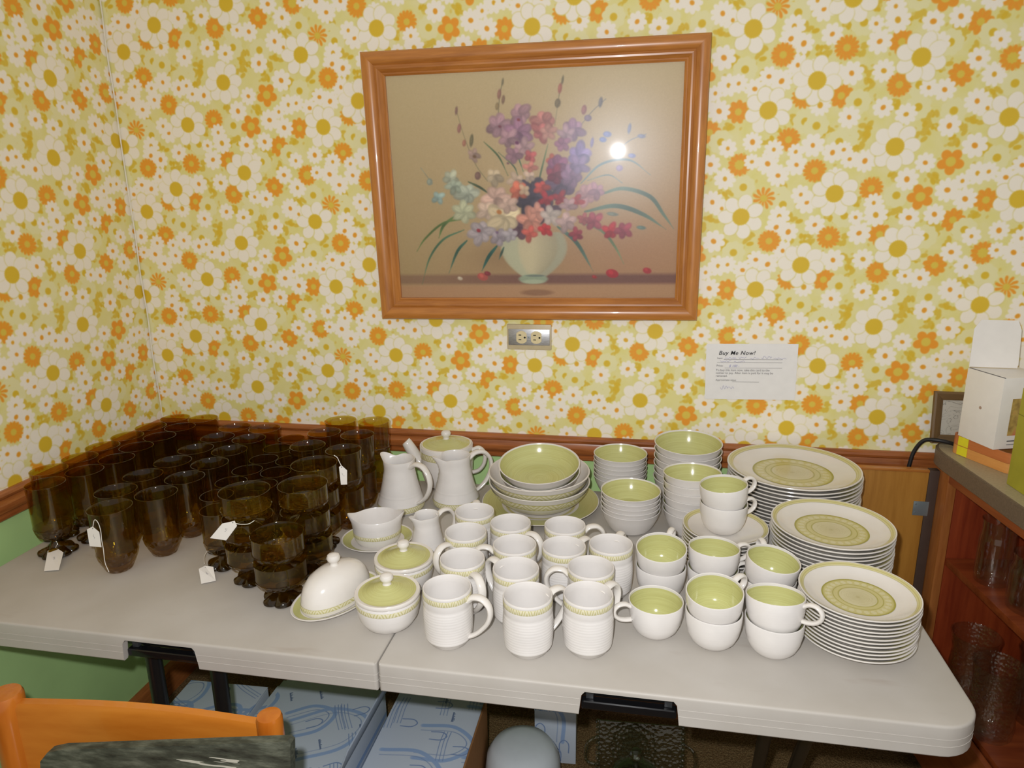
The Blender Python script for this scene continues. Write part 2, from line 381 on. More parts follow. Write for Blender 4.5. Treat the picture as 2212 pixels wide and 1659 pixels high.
def still_life():
    W, H = 1000, 800
    Y, X = np.mgrid[0:H, 0:W].astype(float)
    t = np.clip(Y/690, 0, 1)[:, :, None]
    A = (1-t)*np.array([206, 186, 146])/255 + t*np.array([184, 152, 112])/255
    side = (np.clip((X-500)/500, -1, 1))[:, :, None]
    A = A + side*t*np.array([.01, -.02, -.01])
    g = np.exp(-((X-430)**2/150**2+(Y-640)**2/60**2))[:, :, None]; A = A*(1-g*.35)+np.array([128, 96, 66])/255*g*.35
    g = np.exp(-((X-800)**2/240**2+(Y-630)**2/110**2))[:, :, None]; A = A*(1-g*.3)+np.array([176, 122, 92])/255*g*.3
    tb = (np.clip((Y-738)/16, 0, 1))[:, :, None]; A = A*(1-tb)+np.array([190, 150, 112])/255*tb
    bd = (np.clip((Y-700)/14, 0, 1)*np.clip((748-Y)/12, 0, 1)*(.45+.4*np.clip((X-150)/350, 0, 1)))[:, :, None]
    A = A*(1-bd)+np.array([124, 84, 76])/255*bd
    loc = np.random.default_rng(5)
    def blob(cx, cy, a, b, th, col, soft=2.0, alpha=.95):
        c, s = math.cos(th), math.sin(th); R = max(a, b)
        def f(X, Y): return np.clip((1-np.sqrt(((X*c+Y*s)/a)**2+((-X*s+Y*c)/b)**2))*min(a, b)/soft, 0, alpha)-.5
        stamp(A, cx, cy, R, f, np.array(col)/255, wrap=False)
    def stroke(pts, w, col):
        P = spline([(x, y, 0) for x, y in pts], 24)
        n = len(P)
        for i, p in enumerate(P):
            f = i/(n-1); rr = max(2.0, w*.95*(math.sin(PI*min(1, .12+f*.88))**.7))
            cc = np.array(col)*(1.0+.10*math.sin(f*9))
            blob(p.x, p.y, rr, rr, 0, cc, 1.6, .75)
    # vase
    for k in range(26):
        f = k/25; cy = 560+f*150
        wv = 106*math.sin(PI*(.30+.62*f))**.8
        for s in range(-9, 10):
            x = 501+s/9*wv
            col = np.array([206, 192, 158])*(1-.18*max(0, s/9)) if s > -5 else np.array([192, 188, 158])
            if s > 7: col = np.array([178, 172, 146])
            blob(x, cy, 16, 9, 0, col, 6, .8)
    blob(497, 724, 58, 20, 0, (160, 172, 146), 4); blob(497, 734, 50, 10, 0, (182, 188, 160), 4); blob(505, 712, 44, 5, 0, (112, 118, 112), 3, .7)
    blob(510, 775, 70, 14, 0, (130, 90, 66), 10, .5)
    for x, y, r, c in PP: blob(x, y, r, r*.7, .3, c, 3); blob(x-r*.2, y-r*.2, r*.5, r*.35, .8, [min(255, v*1.2) for v in c], 4, .7)
    for L, w, c in PL[:15]: stroke(L, w, c)
    for L, w, c in PL[15:]: stroke(L, w, c)
    for x, y, a, b, c in PB:
        blob(x, y, a, b, .15, c, 3); blob(x-a*.2, y-b*.1, a*.5, b*.6, .15, [min(255, v*1.18) for v in c], 3, .7)
    for x, y, r, c, n in PF:
        q = random.Random(x*3+y); ph = q.random()*6
        c = np.array(c, float)
        for i in range(n):
            a = ph+i*2*PI/n; v = .90+.22*q.random()+(.06 if math.sin(a) < 0 else -.06)
            rl = q.uniform(.8, 1.35); px, py = x+r*.46*math.cos(a)*rl, y+r*.46*math.sin(a)*rl
            blob(px, py, r*.62*rl, r*.46, a+q.uniform(-.5, .5), c*v*.88, 5.0, .9)
            blob(px+r*.06*math.cos(a), py+r*.06*math.sin(a)-1, r*.50*rl, r*.34, a+q.uniform(-.4, .4), np.minimum(255, c*v*1.05), 9.0, .85)
            blob(px, py, r*.40, r*.05, a, c*v*.86, 3.0, .35)
        blob(x, y, r*.16, r*.12, 0, c*.8, 6.0, .5)
    for x, y, r, c in PS: blob(x, y, r, r*.8, .4, c, 5, .85)
    # brush and paper texture
    nz = loc.normal(0, 1, (H, W)); nz = (nz+np.roll(nz, 1, 1)+np.roll(nz, 2, 1)+np.roll(nz, 1, 0))/4
    A += nz[:, :, None]*.018
    for _ in range(2):
        for ax in (0, 1): A = (A+np.roll(A, 1, ax)+np.roll(A, -1, ax))/3
    return image_from('still_life_print', A)

def box_print(seed):
    W, H = 700, 700; A = np.zeros((H, W, 3)); A[:] = np.array([200, 210, 222])/255
    q = random.Random(seed); blue, pale = np.array([128, 150, 190])/255, np.array([150, 176, 214])/255
    def stroke(pts, w, col, al=.7):
        for p in spline([(x, y, 0) for x, y in pts], 40):
            stamp(A, p.x, p.y, w, lambda X, Y: np.clip((w-np.hypot(X, Y)), -1, al-.5), col)
    for _ in range(5):
        x, y, R = q.random()*W, q.random()*H, 70+q.random()*60
        stroke([(x-R, y+R*1.6), (x-R, y), (x, y-R), (x+R, y), (x+R, y+R*1.6)], 9, pale, .55)
        stroke([(x-R+26, y+R*1.6), (x-R+26, y), (x, y-R+26), (x+R-26, y), (x+R-26, y+R*1.6)], 2.2, blue, .5)
    for _ in range(16):
        x, y = q.random()*W, q.random()*H; R = 20
        if q.random() < .6: stroke([(x-R, y+46), (x-R, y), (x, y-R), (x+R, y), (x+R, y+46)], 2.4, blue)
        else:
            for d in (0, 14, 28): stroke([(x, y+d), (x+60, y+d+6), (x+150, y+d+4)], 1.8, blue, .6)
    for _ in range(12):
        x, y = q.random()*W, q.random()*H
        for i in range(8): stroke([(x+i*7, y), (x+i*7+2, y-8*q.random()-3), (x+i*7+4, y+1)], 1.5, blue*.8, .8)
    return image_from('carton_print', A)

# ------------------------------------------------------------------ materials
def img_material(name, im, coord, scale=(1, 1, 1), off=(0, 0, 0), rot=(0, 0, 0), rough=0.6, spec=0.3, swap=None, bump=0.0):
    m, nt, out = newmat(name); b = NB(nt)
    tc = b.n('ShaderNodeTexCoord').outputs[coord]
    if swap:
        sp = b.n('ShaderNodeSeparateXYZ', {0: tc}).outputs
        tc = b.n('ShaderNodeCombineXYZ', {0: sp[swap[0]], 1: sp[swap[1]], 2: 0.0}).outputs[0]
    mp = b.n('ShaderNodeMapping', {'Vector': tc, 'Scale': scale, 'Location': off, 'Rotation': rot}).outputs[0]
    tx = b.n('ShaderNodeTexImage', {'Vector': mp}, image=im, extension='REPEAT', interpolation='Cubic')
    nz = b.n('ShaderNodeTexNoise', {'Vector': b.n('ShaderNodeTexCoord').outputs['Object'], 'Scale': 300.0, 'Detail': 2.0}).outputs[0]
    principled(b, out, tx.outputs[0], rough, spec, nz if bump else None, bump, 0.0005)
    return m
WALLIM = wallpaper()
PX, PV = .546, .410
M_PAPER_B = img_material('floral_wallpaper', WALLIM, 'Object', (1/(2*PX), 1/PV, 1), (.85/(2*PX), 0, 0), swap=(0, 2), rough=.55, spec=.35, bump=.15)
M_PAPER_L = img_material('floral_wallpaper_left', WALLIM, 'Object', (1/(2*PX), 1/PV, 1), ((-.441+.85)/(2*PX), .19/PV, 0), swap=(1, 2), rough=.55, spec=.35, bump=.15)
M_GREEN = plain('green_painted_wall', (186, 222, 150), .6, .3, nscale=6, noise=.05, bstr=.05)
M_RAIL = wood('stained_rail_wood', (122, 64, 27), (180, 108, 56), 'X', 1.0, .28, .5, .2)
M_RAILY = wood('stained_rail_wood_side', (130, 70, 32), (190, 118, 64), 'Y', 1.0, .28, .5, .2)
M_CREASE = plain('white_paper_seam', (232, 226, 208), .5)

def ceramic(name, rgb, rough=.16, bands=False):
    m, nt, out = newmat(name); b = NB(nt)
    tc = b.n('ShaderNodeTexCoord').outputs['Object']
    nz = b.n('ShaderNodeTexNoise', {'Vector': tc, 'Scale': 30.0, 'Detail': 4.0}).outputs[0]
    c = srgb(rgb)
    col = b.ramp(nz, [(0.3, tuple(v*.95 for v in c)), (0.7, c)])
    mp = b.n('ShaderNodeMapping', {'Vector': tc, 'Scale': (1, 1, 260)}).outputs[0]
    rg = b.n('ShaderNodeTexNoise', {'Vector': mp, 'Scale': 1.0, 'Detail': 1.0}).outputs[0]
    principled(b, out, col, rough, .5, rg, .12 if bands else .03, .0012)
    return m
M_CREAM = ceramic('cream_glaze', (229, 225, 221), .17, True)
M_CREAM2 = ceramic('cream_glaze_plain', (229, 224, 217), .15)
def green_glaze():
    m, nt, out = newmat('green_glaze'); b = NB(nt)
    uv = b.n('ShaderNodeTexCoord').outputs['UV']
    mp = b.n('ShaderNodeMapping', {'Vector': uv, 'Scale': (2.5, 42, 1)}).outputs[0]
    nz = b.n('ShaderNodeTexNoise', {'Vector': mp, 'Scale': 1.0, 'Detail': 4.0, 'Distortion': .3}).outputs[0]
    col = b.ramp(nz, [(0.3, srgb((188, 186, 122))), (0.5, srgb((196, 195, 131))), (0.72, srgb((203, 204, 142)))])
    principled(b, out, col, .16, .5, nz, .05, .0006)
    return m
M_GGLAZE = green_glaze()
def band_mat():
    m, nt, out = newmat('olive_zigzag_band'); b = NB(nt)
    uv = b.n('ShaderNodeTexCoord').outputs['UV']
    sp = b.n('ShaderNodeSeparateXYZ', {0: uv}).outputs; u, v = sp[0], sp[1]
    tri = b.math('ABSOLUTE', b.math('SUBTRACT', b.math('FRACT', b.math('MULTIPLY', u, 13.0)), .5))
    s = b.math('FRACT', b.math('ADD', b.math('MULTIPLY', tri, 5.0), b.math('MULTIPLY', v, 1.7)))
    line = b.math('GREATER_THAN', s, .55)
    edge = b.math('GREATER_THAN', b.math('ABSOLUTE', b.math('SUBTRACT', v, .5)), .40)
    f = b.math('MAXIMUM', b.math('MULTIPLY', line, .6), edge)
    col = b.mix(f, srgb((222, 216, 186)), srgb((176, 170, 92)))
    principled(b, out, col, .2)
    return m
M_BAND = band_mat()
def medallion_mat():
    m, nt, out = newmat('olive_medallion'); b = NB(nt)
    uv = b.n('ShaderNodeTexCoord').outputs['UV']
    sp = b.n('ShaderNodeSeparateXYZ', {0: uv}).outputs; u, v = sp[0], sp[1]
    base = b.ramp(v, [(0.0, srgb((182, 172, 128))), (0.08, srgb((198, 190, 150))), (.50, srgb((208, 201, 164))), (.53, srgb((160, 154, 68))), (.56, srgb((200, 192, 134))), (.66, srgb((200, 192, 134))), (.68, srgb((160, 154, 68))), (.71, srgb((202, 194, 140))), (.93, srgb((198, 190, 128))), (.97, srgb((158, 152, 62)))])
    mp = b.n('ShaderNodeMapping', {'Vector': uv, 'Scale': (6, 90, 1)}).outputs[0]
    nz = b.n('ShaderNodeTexNoise', {'Vector': mp, 'Scale': 1.0, 'Detail': 3.0}).outputs[0]
    tri = b.math('ABSOLUTE', b.math('SUBTRACT', b.math('FRACT', b.math('MULTIPLY', u, 26.0)), .5))
    ring = b.math('MULTIPLY', b.math('GREATER_THAN', v, .74), b.math('LESS_THAN', v, .90))
    pet = b.math('MULTIPLY', b.math('LESS_THAN', tri, b.math('SUBTRACT', .42, b.math('MULTIPLY', b.math('ABSOLUTE', b.math('SUBTRACT', v, .82)), 3.0))), ring)
    col = b.mix(b.math('MULTIPLY', pet, .6), base, srgb((218, 213, 180)))
    col = b.mix(b.math('MULTIPLY', b.math('GREATER_THAN', nz, .56), .28), col, srgb((168, 156, 104)))
    principled(b, out, col, .17)
    return m
M_MED = medallion_mat()
def rimband_mat():
    m, nt, out = newmat('olive_rim_band'); b = NB(nt)
    uv = b.n('ShaderNodeTexCoord').outputs['UV']
    v = b.n('ShaderNodeSeparateXYZ', {0: uv}).outputs[1]
    col = b.ramp(v, [(0.0, srgb((176, 168, 94))), (.18, srgb((212, 204, 158))), (.5, srgb((190, 182, 112))), (.8, srgb((212, 204, 158))), (1.0, srgb((182, 174, 100)))])
    principled(b, out, col, .18)
    return m
M_RIMB = rimband_mat()

def glass(name, tint, rough=.03, bump=None, mixin=.0, bscale=140, bstr=.35, f0=.04, f1=.6):
    """thin tinted pressed glass: straight see-through tint plus a fresnel gloss"""
    m, nt, out = newmat(name); b = NB(nt)
    tr = b.n('ShaderNodeBsdfTransparent', {0: (*tint, 1)})
    gl = b.n('ShaderNodeBsdfGlossy', {'Color': (1, 1, .96, 1), 'Roughness': rough})
    lw = b.n('ShaderNodeLayerWeight', {'Blend': .5})          # the facing term is the same from inside and outside
    fres = b.math('ADD', b.math('MULTIPLY', b.math('POWER', lw.outputs['Facing'], 4.5), f1), f0)
    if bump:
        tc = b.n('ShaderNodeTexCoord').outputs['Object']
        nz = b.n('ShaderNodeTexVoronoi', {'Vector': tc, 'Scale': bscale}).outputs[0]
        bn = b.n('ShaderNodeBump', {'Strength': bstr, 'Distance': .003, 'Height': nz})
        nt.links.new(bn.outputs[0], gl.inputs['Normal']); nt.links.new(bn.outputs[0], lw.inputs['Normal'])
    mx = b.n('ShaderNodeMixShader', {0: fres})
    nt.links.new(tr.outputs[0], mx.inputs[1]); nt.links.new(gl.outputs[0], mx.inputs[2])
    sh = mx.outputs[0]
    if mixin:
        df = b.n('ShaderNodeBsdfDiffuse', {0: (*[t*.30 for t in tint], 1)})
        m2 = b.n('ShaderNodeMixShader', {0: mixin}); nt.links.new(sh, m2.inputs[1]); nt.links.new(df.outputs[0], m2.inputs[2]); sh = m2.outputs[0]
    nt.links.new(sh, out.inputs[0])
    return m
M_OLIVE = glass('olive_brown_glass', (.82, .72, .28), .035, mixin=.006)
M_OLIVE_TEX = glass('olive_brown_pressed_glass', (.70, .56, .16), .05, bump=True, mixin=.014, bscale=95, bstr=1.0, f0=.06)
M_OLIVE_FOOT = glass('olive_brown_foot_glass', (.42, .31, .06), .06, bump=True, mixin=.02, bscale=70, bstr=.5, f0=.06)
M_CLEAR = glass('clear_glass', (.955, .955, .95), .05, bump=True, bscale=45, bstr=.25, f0=.09, f1=.8)
M_CLEARTEX = glass('clear_pressed_glass', (.94, .945, .94), .05, bump=True, bscale=120, bstr=.6, f0=.09, f1=.8)
M_PANE = None

def table_mat():
    m, nt, out = newmat('putty_plastic_tabletop'); b = NB(nt)
    tc = b.n('ShaderNodeTexCoord').outputs['Object']
    n1 = b.n('ShaderNodeTexNoise', {'Vector': tc, 'Scale': 7.0, 'Detail': 5.0}).outputs[0]
    n2 = b.n('ShaderNodeTexNoise', {'Vector': b.n('ShaderNodeMapping', {'Vector': tc, 'Rotation': (0, 0, .6), 'Scale': (5, 15, 1)}).outputs[0], 'Scale': 1.6, 'Detail': 3.0}).outputs[0]
    n3 = b.n('ShaderNodeTexNoise', {'Vector': tc, 'Scale': 420.0, 'Detail': 1.0}).outputs[0]
    c = b.ramp(n1, [(.3, srgb((180, 174, 165))), (.7, srgb((191, 186, 179)))])
    c = b.mix(b.math('MULTIPLY', b.math('SMOOTH_MIN', b.math('MAXIMUM', b.math('MULTIPLY', b.math('SUBTRACT', n2, .66), 6.0), 0.0), 1.0, .2), .30), c, srgb((140, 112, 92)))
    principled(b, out, c, .48, .35, n3, .06, .0006)
    return m
M_TABLE = table_mat()
M_BLACK = plain('black_painted_steel', (22, 22, 23), .3, .5)
M_BOLT = plain('steel_bolt', (150, 165, 170), .3, .5, metallic=.6)
M_FRAME_X = wood('oak_frame', (152, 90, 36), (200, 132, 62), 'X', 1.0, .3, .5, .3)
M_FRAME_Z = wood('oak_frame_upright', (152, 90, 36), (200, 132, 62), 'Z', 1.0, .3, .5, .3)
M_DOOR = wood('honey_plywood', (156, 104, 36), (186, 132, 56), 'Z', .6, .45, .4)
M_CABRED = wood('red_brown_plywood', (112, 38, 16), (152, 66, 30), 'Z', .6, .4, .4)
M_CABX = wood('red_brown_shelf_wood', (112, 44, 18), (160, 80, 38), 'Y', .6, .35, .5)
M_STILE = wood('brown_stile_wood', (146, 84, 38), (184, 118, 60), 'Z', .8, .4)
M_COUNTER = plain('brown_grey_laminate', (116, 100, 82), .45, .4, nscale=260, noise=.14)
M_COUNTERTOP = plain('beige_laminate', (168, 156, 128), .4, .4, nscale=200, noise=.1)
M_CHAIR = wood('orange_varnished_wood', (182, 100, 24), (212, 132, 46), 'X', .5, .25, .5, .4, grain=8)
M_CHAIRZ = wood('orange_varnished_post', (176, 92, 22), (208, 124, 42), 'Z', .5, .25, .5, .4, grain=8)
M_BENT = wood('bentwood_veneer', (196, 130, 62), (224, 160, 88), 'X', .6, .4)
M_BENT_D = wood('bentwood_veneer_dark', (176, 98, 50), (206, 126, 70), 'X', .6, .4)
M_YELLOW = plain('yellow_paper', (226, 216, 40), .5)
M_WHITECARD = plain('white_card', (236, 232, 226), .5, .3, noise=.02)
M_PAPER = plain('white_paper', (236, 234, 232), .6, .2, noise=.02)
M_OLIVEBOX = plain('olive_card', (172, 168, 54), .55, .3)
M_INK = plain('black_ink', (40, 40, 42), .7, .1)
M_INKGREY = plain('grey_ink', (118, 116, 118), .7, .1)
M_INKBLUE = plain('pale_blue_ink', (158, 156, 196), .7, .1)
M_STRING = plain('white_string', (228, 224, 214), .8, .1)
M_CARDBROWN = plain('brown_cardboard', (150, 108, 70), .8, .1)
M_MILK = plain('white_milk_glass', (206, 214, 218), .12, .5, noise=.02)
M_RUBBER = plain('black_rubber', (24, 24, 26), .5)
M_STEELPLATE = None
# ------------------------------------------------------------------ the room
ZT = .737; XC = -1.0084
def plane(name, pts):
    return mesh_from(name, pts, [tuple(range(len(pts)))], smooth=False)
struct('floor', boxmesh('floor', XC-.2, 2.6, -3.0, .10, -.05, 0.0), None)
m, nt, out = newmat('speckled_carpet'); b = NB(nt)
tc = b.n('ShaderNodeTexCoord').outputs['Object']
n1 = b.n('ShaderNodeTexNoise', {'Vector': tc, 'Scale': 170.0, 'Detail': 3.0}).outputs[0]
n2 = b.ramp(b.n('ShaderNodeTexNoise', {'Vector': tc, 'Scale': 420.0, 'Detail': 1.0}).outputs[0], [(.35, srgb((70, 62, 34))), (.5, srgb((128, 92, 56))), (.65, srgb((170, 152, 110)))])
col = b.mix(.45, b.ramp(n1, [(.3, srgb((46, 36, 22))), (.5, srgb((98, 78, 52))), (.7, srgb((140, 122, 88)))]), n2)
col = b.mix(.15, col, srgb((104, 84, 58)))
principled(b, out, col, .95, .1, n1, .8, .006)
bpy.data.objects['floor'].data.materials.append(m)

def wall_obj(name, verts, faces, mats):
    me = mesh_from(name, verts, faces, smooth=False)
    for mm in mats: me.materials.append(mm)
    o = obj(name, me); o['kind'] = 'structure'; return o
zr = .82
o = wall_obj('wall_back', [(XC-.1, 0, -.05), (2.6, 0, -.05), (2.6, 0, zr), (XC-.1, 0, zr), (2.6, 0, 2.5), (XC-.1, 0, 2.5),
                           (XC-.1, .1, -.05), (2.6, .1, -.05), (2.6, .1, 2.5), (XC-.1, .1, 2.5)],
             [(0, 1, 2, 3), (3, 2, 4, 5), (7, 6, 9, 8), (5, 4, 8, 9), (1, 0, 6, 7), (6, 0, 3, 5, 9), (1, 7, 8, 4, 2)], [M_GREEN, M_PAPER_B])
o.data.polygons[1].material_index = 1
o = wall_obj('wall_left', [(XC, 0, -.05), (XC, -3.0, -.05), (XC, -3.0, zr), (XC, 0, zr), (XC, -3.0, 2.5), (XC, 0, 2.5),
                           (XC-.1, 0, -.05), (XC-.1, -3.0, -.05), (XC-.1, -3.0, 2.5), (XC-.1, 0, 2.5)],
             [(1, 0, 3, 2), (2, 3, 5, 4), (6, 7, 8, 9), (4, 5, 9, 8), (0, 1, 7, 6), (0, 6, 9, 5, 3), (7, 1, 2, 4, 8)], [M_GREEN, M_PAPER_L])
o.data.polygons[1].material_index = 1
RP = [(0, .786), (.010, .786), (.013, .789), (.013, .794), (.009, .797), (.010, .801), (.017, .806), (.020, .814), (.019, .823), (.013, .831), (.012, .835), (.015, .838), (.016, .843), (.013, .848), (.008, .850), (.006, .852), (0, .852)]
struct('trim_1', extrude_profile('trim_1', RP, 'x', XC+.0005, 2.5), M_RAIL, (0, -.0003, 0))
struct('trim_2', extrude_profile('trim_2', RP, 'y', -2.9, -.021), M_RAILY, (XC+.0003, 0, 0))
BP = [(0, .0), (.014, .0), (.014, .075), (.010, .088), (.004, .094), (0, .094)]
struct('baseboard_left', extrude_profile('baseboard_left', BP, 'y', -2.9, -.016), M_RAILY, (XC+.0003, 0, .0005))
struct('baseboard_back', extrude_profile('baseboard_back', BP, 'x', XC+.001, 2.5), M_RAIL, (0, -.0003, .0005))
# the lifted paper seam that runs down the corner
P = [(XC+.004+.0012*math.sin(z*23), -.004-.001*math.sin(z*31), z) for z in np.linspace(.856, 2.45, 40)]
struct('trim_3', tube('trim_3', P, .0020, .0020, 6, smooth_k=0, side=Vector((1, 0, 0))), M_CREASE)

# ------------------------------------------------------------------ folding table
TABX, TABY0, TABY1 = .9145, -.854, -.092
def table_half(name, x0, x1, rl, rr, notch):
    k = 8
    segs = []
    def corner(cx, cy, a0, r):
        for i in range(k+1):
            a = a0+PI/2*i/k; segs.append((cx+r*math.cos(a), cy+r*math.sin(a)))
    def line(p, q, n):
        for i in range(1, n): segs.append((p[0]+(q[0]-p[0])*i/n, p[1]+(q[1]-p[1])*i/n))
    # anticlockwise from the front left
    corner(x0+rl, TABY0+rl, PI, rl)
    xs = [x for x in (notch[0]-.01, notch[0], notch[0]+.0015, notch[0]+.004, notch[0]+.009, notch[1]-.009, notch[1]-.004, notch[1]-.0015, notch[1], notch[1]+.01)]
    for x in np.linspace(x0+rl, xs[0], 6)[1:]: segs.append((x, TABY0))
    for x in xs[1:]: segs.append((x, TABY0))
    for x in np.linspace(xs[-1], x1-rr, 6)[1:-1]: segs.append((x, TABY0))
    corner(x1-rr, TABY0+rr, 1.5*PI, rr); line((x1, TABY0+rr), (x1, TABY1-rr), 4)
    corner(x1-rr, TABY1-rr, 0, rr); line((x1-rr, TABY1), (x0+rl, TABY1), 4)
    corner(x0+rl, TABY1-rl, PI/2, rl); line((x0, TABY1-rl), (x0, TABY0+rl), 4)
    n = len(segs)
    def depth(x, y):
        if y > TABY0+1e-5: return .052
        a, c = notch
        if x <= a or x >= c: return .052
        d = min(x-a, c-x)
        if d < .002: return .036
        if d < .005: return .015
        return .0088
    V, F = [], []
    nor = []
    for i in range(n):
        p, q = segs[i-1], segs[(i+1) % n]
        t = Vector((q[0]-p[0], q[1]-p[1])).normalized(); nor.append((t.y, -t.x))
    def ring(inset, z_of):
        b0 = len(V)
        for i, (x, y) in enumerate(segs):
            f = .18 if abs(x) < .0045 and inset > 0 and inset < .009 else 1.0   # the two halves meet on square edges
            V.append((x-nor[i][0]*inset*f, y-nor[i][1]*inset*f, z_of(i)))
        return b0
    D = [depth(*s) for s in segs]
    rows = [(.0045, 0), (.0026, .0004), (.0012, .0013), (.0004, .0026), (0, .0045), (0, .0218), (-.0004, .0221), (-.0004, .0224), (0, .0227), (0, .0338), (-.0005, .0341), (-.0005, .0346), (0, .0349), (0, .0498), (.0015, .052), (.010, .052), (.012, .048), (.012, .009)]
    R = []
    for j, (ins, d) in enumerate(rows):
        R.append(ring(ins, lambda i, d=d, j=j: ZT-(d if j == len(rows)-1 else min(d, D[i]))))
    for a, c in zip(R, R[1:]):
        for i in range(n):
            k2 = (i+1) % n; F.append((a+i, c+i, c+k2, a+k2))
    F.append(tuple(R[0]+i for i in range(n))); F.append(tuple(R[-1]+i for i in range(n-1, -1, -1)))
    return mesh_from(name, V, F, sharp=32)
T = thing('folding_table', 'putty coloured plastic folding table carrying all the dishes', 'table', (0, 0, 0))
half1 = obj('tabletop_half', table_half('tabletop_half', -TABX, -.0012, .06, .006, (-.481, -.331)), M_TABLE, T)
half2 = obj('tabletop_half', table_half('tabletop_half', .0012, TABX, .006, .06, (.333, .487)), M_TABLE, T)
# stains on the right half are part of its surface
for nx, sgn in ((-.406, -1), (.410, 1)):
    obj('handle_bar', boxmesh('handle_bar', nx-.074, nx+.074, -.845, -.829, .6885, .704, .004, 3), plain('gloss_black_bar', (18, 18, 20), .16), T)
    pl = obj('hinge_plate', boxmesh('hinge_plate', nx-.074, nx+.074, -.829, -.800, .704, .7265, .002), M_BLACK, T)
    for s in (-1, 1):
        obj('bracket', boxmesh('bracket', nx+s*.061-.006, nx+s*.061+.006, -.838, -.829, .704, .7265, .001), plain('grey_bracket_paint', (52, 54, 56), .35), T)
        obj('bolt', lathe('bolt', [(0, .004), (.003, .0035), (.0042, .001), (.0042, 0), (0, 0)], 12), M_BOLT, T, (nx+s*.061, -.838, .7215), (PI/2, 0, 0))
for y in (-.80, -.16):
    obj('side_rail', boxmesh('side_rail', -.86, .86, y-.012, y+.012, .688, .706, .003), M_BLACK, T)
for x in (-.467, -.335):
    obj('leg', tube('leg', [(x, -.80, .69), (x-.002, -.80, .40), (x-.004, -.80, .0035)], .0145, None, 12, smooth_k=3), M_BLACK, T)
for x in (.665, .735):
    obj('leg', tube('leg', [(x-.03, -.78, .69), (x, -.60, .45), (x+.05, -.28, .009)], .0125, None, 12, smooth_k=3), M_BLACK, T)
obj('leg_brace', tube('leg_brace', [(-.47, -.80, .12), (-.33, -.80, .12)], .009, None, 10, smooth_k=2), M_BLACK, T)

# ------------------------------------------------------------------ picture, outlet, notice
PICW, PICH = .811, .6455
picx = -.2742; TILT = math.atan2(.0297, .645)
pic = thing('framed_picture', 'oak framed print of gladioli in a pale vase hanging on the floral wall', 'picture', (picx+.006, -.0275, 1.1731), (TILT, math.radians(-.25), math.radians(1.7)))
FW = .0545
fp = [(0, .001), (0, .020), (.003, .0245), (.010, .027), (.020, .026), (.028, .0215), (.031, .018), (.033, .0185), (.036, .0205), (.040, .020), (.044, .0165), (.0475, .0125), (.049, .0125), (.051, .0135), (FW, .011), (FW, .001)]
def frame_side(name, L, p):
    """a mitred moulding running along +x from 0..L, inset upward"""
    V, F = [], []; n = len(p)
    for d, h in p: V.append((d, -h, d))
    for d, h in p: V.append((L-d, -h, d))
    for i in range(n):
        j = (i+1) % n; F.append((i, n+i, n+j, j))
    F.append(tuple(range(n-1, -1, -1))); F.append(tuple(n+i for i in range(n)))
    me = mesh_from(name, V, F, sharp=28)
    bm = bmesh.new(); bm.from_mesh(me); bmesh.ops.recalc_face_normals(bm, faces=list(bm.faces)); bm.to_mesh(me); bm.free()
    return me
obj('frame_side', frame_side('frame_side', PICW, fp), M_FRAME_X, pic)
obj('frame_side', frame_side('frame_side', PICW, fp), M_FRAME_X, pic, (PICW, 0, PICH), (0, PI, 0))
obj('frame_side', frame_side('frame_side', PICH, fp), M_FRAME_X, pic, (0, 0, PICH), (0, PI/2, 0))
obj('frame_side', frame_side('frame_side', PICH, fp), M_FRAME_X, pic, (PICW, 0, 0), (0, -PI/2, 0))
iw, ih = PICW-2*FW, PICH-2*FW
STILL = still_life()
M_STILL = img_material('gladioli_print', STILL, 'UV', rough=.6, spec=.2)
pm = mesh_from('print', [(FW-.004, -.0050, FW-.004), (PICW-FW+.004, -.0050, FW-.004), (PICW-FW+.004, -.0050, PICH-FW+.004), (FW-.004, -.0050, PICH-FW+.004)], [(0, 1, 2, 3)], [((0, 0), (1, 0), (1, 1), (0, 1))], smooth=False)
obj('print', pm, M_STILL, pic)
mm, nt, out = newmat('picture_glass'); b = NB(nt)
tr = b.n('ShaderNodeBsdfTransparent', {0: (.95, .95, .94, 1)})
g1 = b.n('ShaderNodeBsdfGlossy', {'Color': (1, 1, 1, 1), 'Roughness': .045})
g2 = b.n('ShaderNodeBsdfGlossy', {'Color': (.86, .93, 1, 1), 'Roughness': .30})
gm = b.n('ShaderNodeMixShader', {0: .72}); nt.links.new(g1.outputs[0], gm.inputs[1]); nt.links.new(g2.outputs[0], gm.inputs[2])
fr = b.n('ShaderNodeFresnel', {0: 1.45})
mx = b.n('ShaderNodeMixShader', {0: fr.outputs[0]}); nt.links.new(tr.outputs[0], mx.inputs[1]); nt.links.new(gm.outputs[0], mx.inputs[2])
nt.links.new(mx.outputs[0], out.inputs[0])
obj('glass_pane', mesh_from('glass_pane', [(FW-.003, -.0085, FW-.003), (PICW-FW+.003, -.0085, FW-.003), (PICW-FW+.003, -.0085, PICH-FW+.003), (FW-.003, -.0085, PICH-FW+.003)], [(0, 1, 2, 3)], smooth=False), mm, pic)
obj('backing_board', boxmesh('backing_board', FW-.006, PICW-FW+.006, -.0045, -.0015, FW-.006, PICH-FW+.006), M_CARDBROWN, pic)

